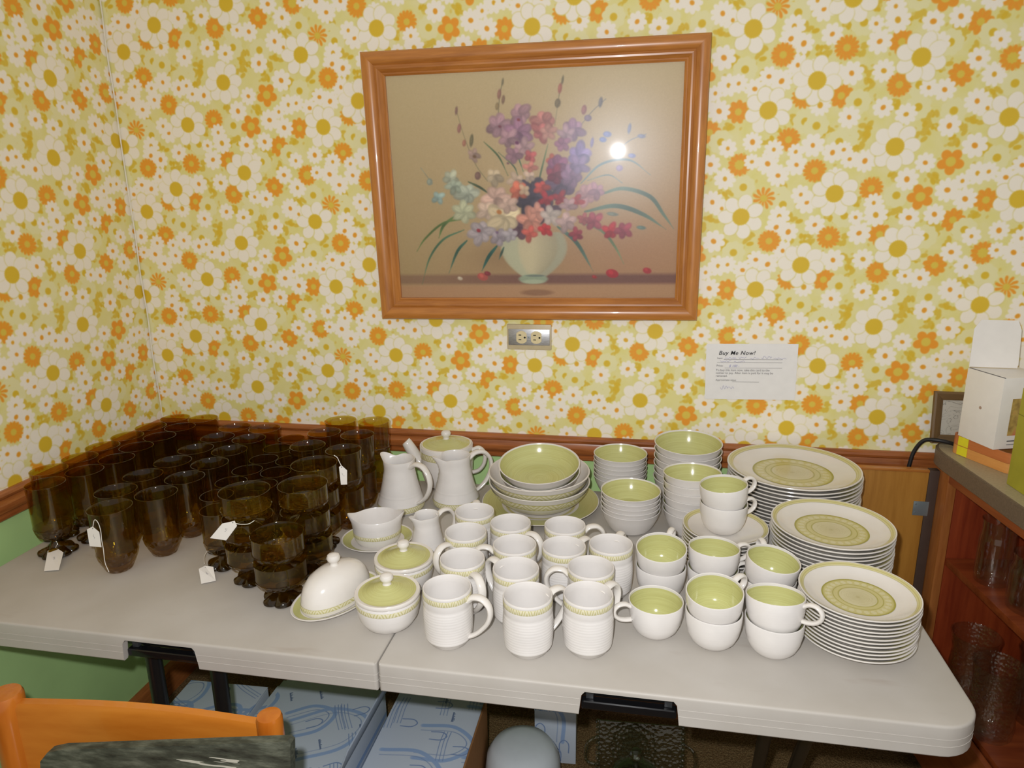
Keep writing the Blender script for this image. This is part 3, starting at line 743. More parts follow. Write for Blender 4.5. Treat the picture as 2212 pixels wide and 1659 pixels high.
ot = thing('wall_outlet', 'brushed metal double power outlet below the picture frame', 'outlet', (.1195, -.0004, 1.122))
bev = plain('beige_outlet_bezel', (198, 182, 146), .4); ivory = plain('ivory_receptacle', (222, 206, 162), .35)
mtl, nt, out = newmat('brushed_steel_plate'); b = NB(nt)
tcn = b.n('ShaderNodeTexCoord').outputs['Object']
nz = b.n('ShaderNodeTexNoise', {'Vector': b.n('ShaderNodeMapping', {'Vector': tcn, 'Scale': (30, 30, 400)}).outputs[0], 'Scale': 3.0}).outputs[0]
principled(b, out, b.ramp(nz, [(.3, (.42, .42, .43)), (.7, (.62, .62, .64))]), .34, .5, nz, .2, .0004, .85)
bb = obj('bezel', boxmesh('bezel', -.0590, .0590, -.005, 0, -.034, .034, .003), bev, ot)
obj('cover_plate', boxmesh('cover_plate', -.0550, .0550, -.0075, -.004, -.0215, .0215, .0015), mtl, ot)
dark = plain('dark_slot', (30, 26, 18), .8)
for cx in (-.0195, .0195):
    ol = [(cx+max(-.0138, min(.0138, .0168*math.cos(a))), .0168*math.sin(a)) for a in np.linspace(0, 2*PI, 40, endpoint=False)]
    rc = obj('receptacle', prismmesh('receptacle', ol, 0, .0022, .0006), ivory, ot, (0, -.0075, 0), (PI/2, 0, 0))
    for zz in (-.0062, .0062):
        obj('slot', boxmesh('slot', cx-.0075, cx-.0005, -.0104, -.0090, zz-.0011, zz+.0011), dark, ot)
    obj('ground_hole', lathe('ground_hole', [(0, .0007), (.0026, .0007), (.0026, 0), (0, 0)], 14), dark, ot, (cx+.0088, -.0097, -.0003), (PI/2, 0, 0))
obj('screw', lathe('screw', [(0, .0012), (.0022, .0008), (.0025, 0), (0, 0)], 14), M_BOLT, ot, (0, -.0075, 0), (PI/2, 0, 0))

def textmesh(s, size, bold=0.0, shear=0.0, space=1.0):
    cu = bpy.data.curves.new('lettering', 'FONT'); cu.body = s; cu.size = size; cu.shear = shear; cu.offset = bold; cu.space_character = space
    cu.extrude = .00004
    to = bpy.data.objects.new('lettering_tmp', cu); C.objects.link(to)
    dg = bpy.context.evaluated_depsgraph_get()
    me = bpy.data.meshes.new_from_object(to.evaluated_get(dg)); bpy.data.objects.remove(to); bpy.data.curves.remove(cu)
    return me
nt_ = thing('price_notice', 'white paper notice headed Buy Me Now taped to the wallpaper', 'notice', (.574, -.0022, .970), (math.radians(.6), math.radians(-1.2), 0))
V, F = [], []
for i in range(9):
    for j in range(7):
        x, z = i/8*.218, j/6*.144
        V.append((x, -.0006-.0022*(abs(x-.109)/.109)**3*(z/.144), z))
for i in range(8):
    for j in range(6): a = i*7+j; F.append((a, a+7, a+8, a+1))
sheet = obj('sheet', mesh_from('sheet', V, F, sharp=60), M_PAPER, nt_)
def note(s, x, z, size, mat, part, **k):
    obj(part, textmesh(s, size, **k), mat, nt_, (x, -.0030, z), (PI/2, 0, 0))
note('Buy Me Now!', .030, .1165, .0142, M_INK, 'heading', bold=.00012, shear=.25, space=1.10)
note('Item:', .027, .1055, .0068, M_INKGREY, 'printed_line')
note('Price:', .026, .0860, .0072, M_INKGREY, 'printed_line')
note('To buy this item now, take this card to the', .025, .0745, .0074, M_INKGREY, 'printed_line')
note('cashier to pay. After item is paid for it may be', .025, .0670, .0074, M_INKGREY, 'printed_line')
note('removed.', .025, .0595, .0074, M_INKGREY, 'printed_line')
note('Approximate value:', .025, .0490, .0064, M_INKGREY, 'printed_line')
for x0, x1, z in ((.043, .183, .1045), (.027, .183, .0965), (.046, .183, .0825), (.066, .130, .0465)):
    obj('rule', boxmesh('rule', x0, x1, -.0032, -.0030, z-.0003, z+.0003), M_INKGREY, nt_)
def scrawl(x0, x1, z, h, seed):
    q = random.Random(seed); pts = []; x = x0
    while x < x1:
        pts.append((x, -.0031, z+h*q.random())); x += .0016+.0014*q.random()
    obj('handwriting', tube('handwriting', pts, .00032, None, 5, smooth_k=3, side=Vector((0, 1, 0))), M_INKBLUE, nt_)
scrawl(.045, .075, .1052, .005, 1); scrawl(.079, .100, .1055, .006, 2); scrawl(.105, .128, .1052, .005, 3); scrawl(.133, .158, .1052, .009, 4); scrawl(.162, .192, .1052, .004, 5)
scrawl(.034, .062, .0972, .005, 6); scrawl(.068, .094, .0972, .004, 7)
note('$ 100 -', .056, .0850, .0085, M_INKBLUE, 'handwriting', shear=.3)
scrawl(.037, .072, .0265, .011, 9)

# ------------------------------------------------------------------ cabinet, counter and what stands on it
CA = math.atan(.109)                      # the counter swings out this much towards the room
def cabxy(u, v): # u along the front towards the room, v into the counter
    du = Vector((math.sin(CA), -math.cos(CA))); dv = Vector((math.cos(CA), math.sin(CA)))
    p = Vector((1.098, -.07)) + du*u + dv*v
    return p
cab = thing('base_cabinet', 'open red-brown wooden base cabinet with its door swung against the wall', 'cabinet', (1.098, -.07, 0), (0, 0, CA-PI/2))
# local x = along the front towards the room, local y = into the cabinet
def cb(name, x0, x1, y0, y1, z0, z1, mat, parent=cab, bev=.0015):
    return obj(name, boxmesh(name, x0, x1, y0, y1, z0, z1, bev), mat, parent)
M_STX = wood('brown_apron_wood', (142, 70, 34), (172, 98, 52), 'X', .8, .4)
cb('stile', .004, .046, .020, .040, .08, .846, M_STILE)
cb('stile', .515, .575, .020, .040, .08, .846, M_STX)
cb('apron', .046, .515, .020, .038, .818, .846, M_STX)
cb('side_panel', .030, .044, .042, .50, .08, .846, M_CABRED)
cb('back_panel', .046, 1.2, .50, .512, .08, .846, M_CABRED)
cb('shelf', .046, 1.15, .041, .498, .607, .625, M_CABX)
cb('bottom_shelf', .046, 1.15, .041, .498, .285, .303, M_CABX)
cb('toe_rail', .046, 1.15, .024, .038, .08, .29, M_STX)
cb('end_panel', 1.15, 1.166, .042, .50, .001, .846, M_CABRED)
cb('plinth', .035, 1.15, .07, .49, .001, .08, M_CABRED)
door = boxmesh('door', -.198, -.002, -.004, .012, .20, .826, .0015)
inv = Matrix.Rotation(-(CA-PI/2), 4, 'Z')
dv = obj('door', door, M_DOOR, cab, inv @ Vector((0, 0, 0)), (0, 0, -(CA-PI/2)))
obj('door_edge', boxmesh('door_edge', -.198, -.002, -.006, .013, .8262, .8325, .001), M_FRAME_X, dv)
obj('hinge', boxmesh('hinge', -.028, .006, -.0062, -.0042, .715, .752, .0008), M_BOLT, dv)
for zz in (.7225, .7445): obj('screw', lathe('screw', [(0, .0008), (.0022, .0004), (.0024, 0), (0, 0)], 10), M_BOLT, dv, (-.023, -.0062, zz), (PI/2, 0, 0))
obj('hinge_edge', boxmesh('hinge_edge', -.002, .020, -.006, .013, .20, .8325, .001), plain('dark_edge_strip', (70, 52, 42), .6), dv)

du, dvv = Vector((math.sin(CA), -math.cos(CA))), Vector((math.cos(CA), math.sin(CA)))
outl = []
for i in range(9):
    a = PI - PI/2*i/8*1.0
    outl.append((.05+.05*math.cos(a)-0, .045+.045*math.sin(a)))
# local (v into, w towards wall) outline in world: front line at cabxy(u,0)
def cw(u, v): p = cabxy(u, v); return (p.x, p.y)
ol = [cw(1.2, 0), cw(1.2, .62)]
wy = -.024
pend = cabxy(0, 0)
ol += [(1.85, wy), (pend.x+.055, wy)]
A0, A1, A2 = Vector((pend.x+.055, wy)), Vector((pend.x-.004, wy)), Vector(cw(.05, 0))
for i in range(1, 9):
    t = i/8; q = A0*(1-t)**2+A1*2*t*(1-t)+A2*t*t; ol.append((q.x, q.y))
ol = ol[::-1]
ct = thing('countertop', 'brown grey laminate countertop with rounded corner at the right wall', 'countertop', (0, 0, 0))
me = prismmesh('edge_slab', ol, .8485, .8885, .002); obj('edge_slab', me, M_COUNTER, ct)
def inset(ol, d):
    n = len(ol); out = []
    for i in range(n):
        p, q = Vector(ol[i-1]), Vector(ol[(i+1) % n]); t = (q-p).normalized(); out.append((ol[i][0]-t.y*d, ol[i][1]+t.x*d))
    return out
ar = sum(ol[i][0]*ol[(i+1) % len(ol)][1]-ol[(i+1) % len(ol)][0]*ol[i][1] for i in range(len(ol)))
obj('laminate_top', prismmesh('laminate_top', inset(ol, .006 if ar > 0 else -.006), .8886, .8896), M_COUNTERTOP, ct)
ZC = .8900

# two bentwood trays, the carton on them, the leaning frame, the olive box, the cord
def tray(zb, mat, label, sfx):
    t = thing('bentwood_tray', label, 'tray', (1.200, -.143, zb), (0, 0, math.radians(-65)))
    ol = rrect(-.080, .080, -.050, .050, .022, 6)
    n = len(ol); V, F = [], []
    rings = [(0, 0), (0, .022), (.003, .022), (.003, .003)]
    for d, z in rings:
        for i, (x, y) in enumerate(ol):
            l = math.hypot(x, y); 
            V.append((x-(d*(1 if x > 0 else -1) if abs(x) > .066 else 0), y-(d*(1 if y > 0 else -1) if abs(y) > .036 else 0), z))
    for j in range(3):
        for i in range(n):
            k = (i+1) % n; F.append((j*n+i, j*n+k, (j+1)*n+k, (j+1)*n+i))
    F.append(tuple(range(n-1, -1, -1))); F.append(tuple(3*n+i for i in range(n)))
    obj('tray_wall', mesh_from('tray_wall', V, F), mat, t)
    obj('tray_base', prismmesh('tray_base', inset(ol, .004), .0031, .0045), M_BENT, t)
    obj('yellow_sticker', boxmesh('yellow_sticker', -.0815, -.0802, -.027, .0, .001, .0215), M_YELLOW, t)
    obj('yellow_sticker', boxmesh('yellow_sticker', -.056, -.030, -.0512, -.0502, .001, .0215), M_YELLOW, t)
    return t
t1 = tray(ZC, M_BENT, 'lower bentwood tray with yellow sticker standing on the countertop', 0)
t2 = tray(ZC+.0225, M_BENT_D, 'upper bentwood tray under the white carton, yellow sticker at corner', 1)
# carton
ZT2 = ZC+.0225+.0225
cr = thing('white_carton', 'tall white carton with raised flap and printed window standing on the trays', 'box', (1.1615, -.2045, ZT2), (0, 0, math.radians(-71)))
# local: -x back towards wall, y into counter ; left face along x at y=0
obj('carton_body', boxmesh('carton_body', -.10, 0, 0, .11, 0, .158, .0008), M_WHITECARD, cr)
flap = prismmesh('top_flap', [(0, 0), (.094, 0), (.096, .008), (.094, .085), (.086, .105), (.014, .105), (.002, .085)], 0, .0012)
obj('top_flap', flap, M_WHITECARD, cr, (-.103, .004, .160), (PI/2-.10, 0, math.radians(71)-.05))
obj('top_crease', boxmesh('top_crease', -.099, -.001, .0015, .004, .1580, .1590), M_INKGREY, cr)
mw, ntw, outw = newmat('window_print'); bw = NB(ntw)
nzw = bw.n('ShaderNodeTexNoise', {'Vector': bw.n('ShaderNodeTexCoord').outputs['Object'], 'Scale': 26.0, 'Detail': 4.0}).outputs[0]
principled(bw, outw, bw.ramp(nzw, [(.3, srgb((110, 84, 44))), (.5, srgb((190, 160, 84))), (.68, srgb((206, 116, 84)))]), .4)
obj('printed_picture', boxmesh('printed_picture', 0, .0006, .028, .090, .030, .112), mw, cr)
obj('printed_mark', lathe('printed_mark', [(0, .0005), (.0035, .0005), (.0035, 0), (0, 0)], 10), plain('brown_mark', (176, 150, 132), .6), cr, (-.05, .0, .080), (PI/2, 0, 0))
for yy, zz, ll, hh in ((.050, .136, .05, .004), (.050, .1285, .05, .0012), (.030, .016, .045, .003), (.030, .009, .05, .0012)):
    obj('print_line', boxmesh('print_line', 0, .0005, yy, yy+ll, zz, zz+hh), M_INKGREY, cr)
# leaning little frame
lf = thing('small_framed_drawing', 'small dark framed drawing leaning against the wallpaper behind the trays', 'picture', (1.100, -.037, ZC+.0012), (math.radians(-7), 0, 0))
lp = [(0, .0), (0, .010), (.004, .012), (.014, .010), (.020, .006), (.020, .0)]
MF1 = wood('brown_grey_frame', (88, 66, 40), (118, 92, 58), 'X', 1, .5)
LW, LH = .20, .124
for L, loc, rot in ((LW, (0, 0, 0), (0, 0, 0)), (LW, (LW, 0, LH), (0, PI, 0)), (LH, (0, 0, LH), (0, PI/2, 0)), (LH, (LW, 0, 0), (0, -PI/2, 0))):
    obj('frame_side', frame_side('frame_side', L, lp), MF1, lf, loc, rot)
ms, nts, outs = newmat('grey_sketch'); bs = NB(nts)
wv = bs.n('ShaderNodeTexNoise', {'Vector': bs.n('ShaderNodeTexCoord').outputs['Object'], 'Scale': 22.0, 'Detail': 3.0, 'Distortion': 2.0}).outputs[0]
st = bs.math('ABSOLUTE', bs.math('SUBTRACT', bs.math('FRACT', bs.math('MULTIPLY', wv, 7.0)), .5))
principled(bs, outs, bs.ramp(st, [(0.0, srgb((120, 116, 110))), (.07, srgb((186, 182, 172))), (1.0, srgb((192, 188, 178)))]), .4)
obj('drawing', boxmesh('drawing', .018, LW-.018, -.0035, -.001, .018, LH-.018), ms, lf)
ob = thing('olive_carton', 'olive green card box standing at the right end of the countertop', 'box', (1.160, -.283, ZC), (0, 0, math.radians(-85)))
obj('carton_body', boxmesh('carton_body', 0, .15, 0, .11, 0, .205, .001), M_OLIVEBOX, ob)
obj('lid_seam', boxmesh('lid_seam', -.0004, .1504, -.0004, .1104, .150, .1512), plain('dark_seam', (120, 116, 40), .7), ob)
cd = obj('power_cord', tube('power_cord', [(1.150, -.066, ZC+.005), (1.128, -.066, ZC+.012), (1.105, -.060, ZC+.014), (1.084, -.048, .898), (1.070, -.041, .872), (1.063, -.040, .84), (1.060, -.040, .78), (1.056, -.040, .5), (1.052, -.04, .04), (1.05, -.04, .016)], .0046, None, 10, smooth_k=6, side=Vector((0, 1, 0))), M_RUBBER)
tag(cd, 'black power cord hanging over the back corner of the countertop', 'cord')

# clear glass in the cabinet
def jug_parts(s=1.0, hgt=.15, r=.040):
    def md(t, rr, z):
        f = max(0, (z-hgt*.75)/(hgt*.25)); k = math.exp(-((abs((t-PI+PI) % (2*PI)-PI))/.35)**2)
        e = rr*(1+.28*f*k); return (e*math.cos(t), e*math.sin(t), z+.006*f*k)
    pr = [(0, 0), (r*.86, 0), (r*.95, .004), (r, .02)]+[(r*(.99+.012*(i % 2)), .02+(hgt*.55)*i/10) for i in range(1, 11)]+[(r*.90, hgt*.82), (r*.92, hgt*.95), (r*.97, hgt), (r*.93, hgt), (r*.86, hgt*.82), (r*.93, .03), (r*.85, .010), (0, .008)]
    body = lathe('jug_body', pr, 36, md)
    h = tube('handle', [(-r*.9, 0, hgt*.88), (-r*1.55, 0, hgt*.86), (-r*1.75, 0, hgt*.6), (-r*1.4, 0, hgt*.33), (-r*.97, 0, hgt*.27)], .005, .007, 10)
    return [('jug_body', body, M_CLEAR), ('handle', h, M_CLEAR)]
ja, jb = jug_parts(1, .150, .036), jug_parts(1, .125, .045)
SH = .6252
q = cabxy(.150, .085); assemble('glass_jug', ja, 'clear ribbed glass jug at the left of the upper cabinet shelf', 'jug', (q.x, q.y, SH), (0, 0, math.radians(140)), 'clear glass in the cabinet')
q = cabxy(.262, .100); assemble('glass_jug', jb, 'squat clear glass jug beside the ribbed jug on the upper shelf', 'jug', (q.x, q.y, SH), (0, 0, math.radians(-150)), 'clear glass in the cabinet')
q = cabxy(.200, .225); assemble('glass_jug', jb, 'squat clear glass jug behind the two front ones on the upper shelf', 'jug', (q.x, q.y, SH), (0, 0, math.radians(60)), 'clear glass in the cabinet')
q = cabxy(.345, .215); assemble('glass_jug', ja, 'ribbed clear jug farthest right at the back of the upper shelf', 'jug', (q.x, q.y, SH), (0, 0, math.radians(20)), 'clear glass in the cabinet')
SL = .3032
gv = [('vase_body', lathe('vase_body', [(0, 0), (.040, 0), (.044, .006), (.046, .03), (.043, .06), (.046, .09), (.044, .13), (.050, .17), (.052, .176), (.049, .176), (.041, .13), (.042, .03), (.036, .012), (0, .010)], 36), M_CLEARTEX)]
for k, (u, v, lab) in enumerate(((.135, .085, 'clear glass vase at the left of the lower cabinet shelf'), (.245, .075, 'clear glass vase at the right front of the lower cabinet shelf'), (.20, .20, 'clear glass vase behind the others on the lower cabinet shelf'))):
    q = cabxy(u, v); assemble('glass_vase', gv, lab, 'vase', (q.x, q.y, SL), (0, 0, k), 'clear glass in the cabinet')

# ------------------------------------------------------------------ under the table
def carton(name, label, cx, cy, w, d, h, rot, seed, flaps):
    im = box_print(seed); M = img_material('blue_print_%d' % seed, im, 'Object', (2.4, 2.4, 1), (0, 0, 0), (0, 0, .5*seed), rough=.6, spec=.3)
    MS = img_material('blue_print_side_%d' % seed, im, 'Object', (2.4, 2.4, 1), (.3, .1, 0), swap=(0, 2), rough=.6, spec=.3)
    t = thing(name, label, 'box', (cx, cy, .0005), (0, 0, rot), 'blue printed cartons under the table')
    obj('carton_body', boxmesh('carton_body', -w/2, w/2, -d/2, d/2, .001, h, .0015), MS, t)
    for (x0, x1, y0, y1, dz, rx, ry) in flaps:
        cxx, cyy = (x0+x1)/2, (y0+y1)/2
        obj('flap', boxmesh('flap', x0-cxx, x1-cxx, y0-cyy, y1-cyy, 0, .0035, .0005), M, t, (cxx, cyy, h+dz), (rx, ry, 0))
    return t
carton('printed_carton', 'leftmost blue printed carton on the floor behind the left table leg', -.635, -.54, .22, .36, .232, math.radians(2), 1, [(-.11, .11, -.18, .18, .001, 0, 0)])
tb = carton('printed_carton', 'blue printed carton with one raised flap under the middle of the table', -.365, -.47, .29, .30, .232, math.radians(-1), 2, [(-.13, .145, -.15, .15, .005, 0, 0), (-.145, -.06, -.15, .12, .001, 0, 0)])
fl_ = obj('raised_flap', boxmesh('raised_flap', -.0017, .0017, -.15, .15, 0, .10, .0005), plain('pale_blue_card', (178, 190, 206), .6), tb, (.146, 0, .235), (0, math.radians(22), 0))
tcb = carton('printed_carton', 'blue printed carton right of the raised flap under the table seam', -.065, -.47, .225, .30, .236, 0, 3, [(-.112, .112, -.15, .15, .001, 0, 0)])
obj('cardboard_strip', boxmesh('cardboard_strip', -.002, .002, -.15, .15, 0, .246, .0005), M_CARDBROWN, tcb, (.1165, 0, .002), (0, 0, 0))
carton('printed_carton', 'small blue printed carton beside the white bowl on the carpet', .215, -.190, .11, .09, .165, math.radians(3), 4, [(-.055, .055, -.05, .05, .001, 0, 0)])
wb = thing('white_bowl', 'white glass bowl turned upside down on the carpet under the table', 'bowl', (.152, -.362, .0005), (0, 0, 0))
obj('bowl_shell', lathe('bowl_shell', [(.096, 0), (.097, .003), (.0965, .02), (.095, .09), (.089, .135), (.075, .156), (.05, .166), (.02, .169), (0, .1695)], 48), M_MILK, wb)
M_TRAYG = glass('smoky_pressed_glass', (.70, .74, .70), .05, bump=True, bscale=110, bstr=.5, f0=.09, f1=.8)
# pressed glass tray
gt = thing('glass_tray', 'clear pressed glass serving tray with beaded rim propped up under the table', 'tray', (.440, -.405, .002), (math.radians(-12), 0, math.radians(3)))
ol2 = rrect(-.100, .100, -.004, .004, .003, 3)
obj('tray_panel', boxmesh('tray_panel', -.098, .098, -.004, .002, .002, .262, .002), M_TRAYG, gt)
beads = []
bm = bmesh.new()
for s in (-1, 1):
    for k in range(20):
        mt = Matrix.Translation((s*.100, -.002, .008+k*.0132)); bmesh.ops.create_icosphere(bm, subdivisions=1, radius=.0062, matrix=mt)
me = bpy.data.meshes.new('bead_rim'); bm.to_mesh(me); bm.free(); me.polygons.foreach_set('use_smooth', [True]*len(me.polygons))
obj('bead_rim', me, M_TRAYG, gt)['kind'] = 'stuff'
for s in (-1, 1):
    obj('handle', tube('handle', [(s*.101, 0, .22), (s*.125, 0, .20), (s*.128, 0, .16), (s*.103, 0, .15)], .004, None, 8), M_TRAYG, gt)
gl = thing('glass_cloche', 'round clear glass cloche with knob in front of the glass tray', 'cloche', (.428, -.498, .0006), (0, 0, 0)); gl.scale = (1, 1, 1.17)
obj('dome', lathe('dome', [(.058, .0), (.060, .004), (.058, .04), (.056, .19), (.05, .215), (.03, .228), (.012, .232), (0, .233), (0, .230), (.03, .225), (.048, .21), (.054, .19), (.055, .004)], 36), M_TRAYG, gl)
obj('knob', lathe('knob', [(0, .231), (.008, .232), (.007, .240), (.015, .252), (.011, .264), (0, .267)], 24), M_TRAYG, gl)

# chair in the lower left foreground with a streaked board across it
ch = thing('wooden_chair', 'orange varnished wooden chair back at the lower left corner', 'chair', (-.338, -1.00, .0006))
M_CHAIRX = M_CHAIR
def post(x, top, r):
    pr = [(0, 0), (r*.7, 0), (r*.8, .3), (r*.9, .45), (r, .60), (r*1.02, top-.05), (r*1.06, top-.045), (r*1.06, top-.008), (r*.95, top-.002), (0, top)]
    return lathe('back_post', pr, 28)
obj('back_post', post(0, .722, .025), M_CHAIRZ, ch, (-.238, .0, 0))
obj('back_post', post(0, .727, .0185), M_CHAIRZ, ch, (.214, .020, 0))
V, F = [], []
nseg = 14
for i in range(nseg+1):
    t = i/nseg; x = -.222+t*.424; y = .0+.020*t+.012*math.sin(PI*t); zt_ = .708+.004*t; 
    for (dy, z) in ((-.009, .57), (-.010, zt_-.01), (-.006, zt_-.001), (.006, zt_), (.010, zt_-.01), (.009, .57)): V.append((x, y+dy, z))
for i in range(nseg):
    for k in range(6): k2 = (k+1) % 6; F.append((i*6+k, (i+1)*6+k, (i+1)*6+k2, i*6+k2))
F.append(tuple(range(6))[::-1]); F.append(tuple(nseg*6+k for k in range(6)))
obj('crest_rail', mesh_from('crest_rail', V, F), M_CHAIR, ch)
obj('seat', prismmesh('seat', rrect(-.25, .25, -.44, .0, .05), .425, .45, .008), M_CHAIR, ch, (0, -.03, 0))
for x, y in ((-.21, -.41), (.21, -.41)):
    obj('front_leg', lathe('front_leg', [(0, 0), (.014, 0), (.017, .2), (.02, .424), (0, .4248)], 20), M_CHAIRZ, ch, (x, y, 0))
mb, ntb, outb = newmat('streaked_slate'); bbn = NB(ntb)
tcb_ = bbn.n('ShaderNodeTexCoord').outputs['Object']
s1 = bbn.n('ShaderNodeTexNoise', {'Vector': bbn.n('ShaderNodeMapping', {'Vector': tcb_, 'Scale': (7, 30, 34), 'Rotation': (0, .25, 0)}).outputs[0], 'Scale': 2.2, 'Detail': 6.0, 'Roughness': .65}).outputs[0]
s2 = bbn.n('ShaderNodeTexNoise', {'Vector': bbn.n('ShaderNodeMapping', {'Vector': tcb_, 'Scale': (3, 40, 60), 'Rotation': (0, .3, 0)}).outputs[0], 'Scale': 2.0, 'Detail': 2.0}).outputs[0]
cc = bbn.ramp(s1, [(.30, srgb((26, 28, 24))), (.5, srgb((66, 70, 60))), (.7, srgb((108, 112, 98)))])
cc = bbn.mix(bbn.math('MULTIPLY', bbn.math('GREATER_THAN', s2, .68), .7), cc, srgb((206, 204, 190)))
principled(bbn, outb, cc, .5, .4, s1, .4, .002)
bd = thing('streaked_board', 'dark grey streaked board leaning on the orange chair back', 'board', (-.25, -1.06, .4512))
def bpt(x, h):  # the board leans back towards the crest rail
    t = (x+.20)/.40; ztop = .239+.052*t; ytop = -.008+.027*t
    return (x, ytop-.050*(1-h), ztop*h)
ob_ = [(-.20, 0), (.195, 0), (.195, .985), (.190, 1.0), (-.165, 1.0), (-.188, .985), (-.20, .93)]
n = len(ob_); V = [bpt(x, h) for x, h in ob_]; V += [(x, y+.014, z) for x, y, z in V]
F = [tuple(range(n)), tuple(range(2*n-1, n-1, -1))]+[(i, n+i, n+(i+1) % n, (i+1) % n) for i in range(n)]
me = mesh_from('board_panel', V, F, smooth=False)
bm = bmesh.new(); bm.from_mesh(me); bmesh.ops.recalc_face_normals(bm, faces=list(bm.faces)); bm.to_mesh(me); bm.free()
obj('board_panel', me, mb, bd)
# ------------------------------------------------------------------ stoneware
ZD = ZT + .0004
def mug_parts():
    rip = lambda r, z: r+.00013*math.sin(z*1250+.5*math.sin(z*300))
    out = [(0, .001), (.025, .001), (.027, 0), (.030, .001), (.0335, .004), (.038, .012)]
    for i in range(52):
        z = .014+i*.00124; t = (z-.014)/.0625
        r = .0388+.0045*math.sin(PI*min(1, t*.62+.12))-.0012*t
        out.append((rip(r, z), z))
    rt = out[-1][0]
    out += [(.0416, .0795), (.0414, .088), (.0414, .0990), (.0416, .1000), (.0415, .1018), (.0408, .1040), (.0396, .1040), (.0388, .102), (.0385, .09), (.0395, .05), (.037, .02), (.032, .0095), (0, .008)]
    body = lathe('mug_body', out, 56)
    band = lathe('zigzag_band', [(.04142, .0890), (.04162, .0894), (.04162, .0981), (.04142, .0985)], 56)
    h = tube('handle', [(.0404, 0, .0865), (.050, 0, .0945), (.0655, 0, .0945), (.0775, 0, .083), (.0795, 0, .067), (.0735, 0, .050), (.061, 0, .034), (.050, 0, .024), (.0405, 0, .018)], .0046, .0078, 12, rfun=lambda t: 1.12-.30*t)
    return [('mug_body', body, M_CREAM), ('zigzag_band', band, M_BAND), ('handle', h, M_CREAM2)]
MUG = mug_parts()
MUGS = [ # x, y, handle angle, label
 (.101, -.772, -12, 'cream mug at the front left of the mugs, handle arching right'),
 (.240, -.774, 42, 'cream mug at the middle of the front row of mugs'),
 (.3385, -.756, 55, 'cream mug at the right end of the front row, before the single cup'),
 (.102, -.673, -50, 'cream mug directly behind the front left mug'),
 (.205, -.692, 142, 'cream mug behind and between the front left and middle mugs'),
 (.3360, -.667, 182, 'cream mug behind the front right mug, handle arching left'),
 (.082, -.569, 238, 'cream mug at the left, right of the rear covered sugar bowl'),
 (.187, -.605, 186, 'cream mug in the middle of the second row back, handle left'),
 (.280, -.598, 55, 'cream mug in the middle right of the third row, handle behind'),
 (.3665, -.575, 75, 'cream mug at the far right beside the pale green tilted cup stack'),
 (.077, -.474, 100, 'cream mug at the back left, next to the small creamer'),
 (.162, -.516, -30, 'cream mug at the back centre below the big serving bowls'),
 (.272, -.510, 18, 'cream mug at the back right with handle towards the small bowls')]
for x, y, a, lab in MUGS:
    assemble('coffee_mug', MUG, lab, 'mug', (x, y, ZD), (0, 0, math.radians(a)), 'cream mugs with zigzag band')

def cup_parts():
    body = lathe('cup_body', [(0, .0012), (.022, .0012), (.0235, 0), (.026, .0008), (.0305, .004), (.0378, .012), (.0430, .0245), (.0462, .041), (.0472, .0615), (.0468, .0632), (.0460, .0637), (.0450, .0630), (.0448, .0600), (.0438, .042), (.0404, .027), (.0350, .0155), (.027, .0095), (0, .0085)], 56)
    inner = lathe('green_lining', [(.0446, .0590), (.0435, .042), (.0401, .0273), (.0348, .0159), (.0268, .0099), (0, .0089)], 56)
    h = tube('handle', [(.0464, 0, .0560), (.0555, 0, .0610), (.0670, 0, .0600), (.0745, 0, .0520), (.0735, 0, .0415), (.0655, 0, .0340), (.0550, 0, .0308), (.0445, 0, .0304)], .0037, .0058, 12)
    return [('cup_body', body, M_CREAM), ('green_lining', inner, M_GGLAZE), ('handle', h, M_CREAM2)]
CUP = cup_parts()
G_CUP = 'cream cups lined in green'
def cup(x, y, z, a, lab, tilt=0, tdir=0):
    """tilt (degrees) leans the rim towards world direction tdir (degrees)"""
    q = Quaternion((-math.sin(math.radians(tdir)), math.cos(math.radians(tdir)), 0), math.radians(tilt)) @ Quaternion((0, 0, 1), math.radians(a))
    t = assemble('tea_cup', CUP, lab, 'cup', (x, y, z), group=G_CUP); t.rotation_mode = 'QUATERNION'; t.rotation_quaternion = q
    return t
def cup_on(x, y, z, a, lab, tilt, tdir, L=.0245):
    """a cup nested in the one below, leaning on its rim; (x, y) is the lower cup"""
    t, d = math.radians(tilt), math.radians(tdir)
    return cup(x-math.cos(d)*math.sin(t)*L, y-math.sin(d)*math.sin(t)*L, z+.0640-L*math.cos(t), a, lab, tilt, tdir)
cup(.4505, -.690, ZD, 200, 'single green-lined cup on the table at the front, handle left')
cup(.4610, -.5660, ZD, 72, 'lower cream cup of the pair behind the single front cup')
cup_on(.4610, -.5660, ZD, 72, 'upper green-lined cup tilted forward behind the single front cup', 9, -97)
cup(.5570, -.5570, ZD, 22, 'lower cream cup of the pair just before the saucer stack')
cup_on(.5570, -.5570, ZD, 24, 'upper pale green-lined cup before the saucer stack, handle right', 3, 80)
cup(.5460, -.7050, ZD, 62, 'lower front cup of the middle pair, under the tilted cup')
cup_on(.5460, -.7050, ZD, 44, 'upper middle front cup tilted forward with bright green inside', 9, -105)
cup(.6540, -.5820, ZD, 95, 'lower cream cup of the pair left of the middle plate stack')
cup_on(.6540, -.5820, ZD, 100, 'upper cup leaning right beside the front small plate stack', 8, -35)
cup(.6420, -.7120, ZD, 110, 'lower right front cup at the table front beside the small plates')
cup_on(.6420, -.7120, ZD, -32, 'upper right front cup tilted back, handle towards the small plates', 8, 98)

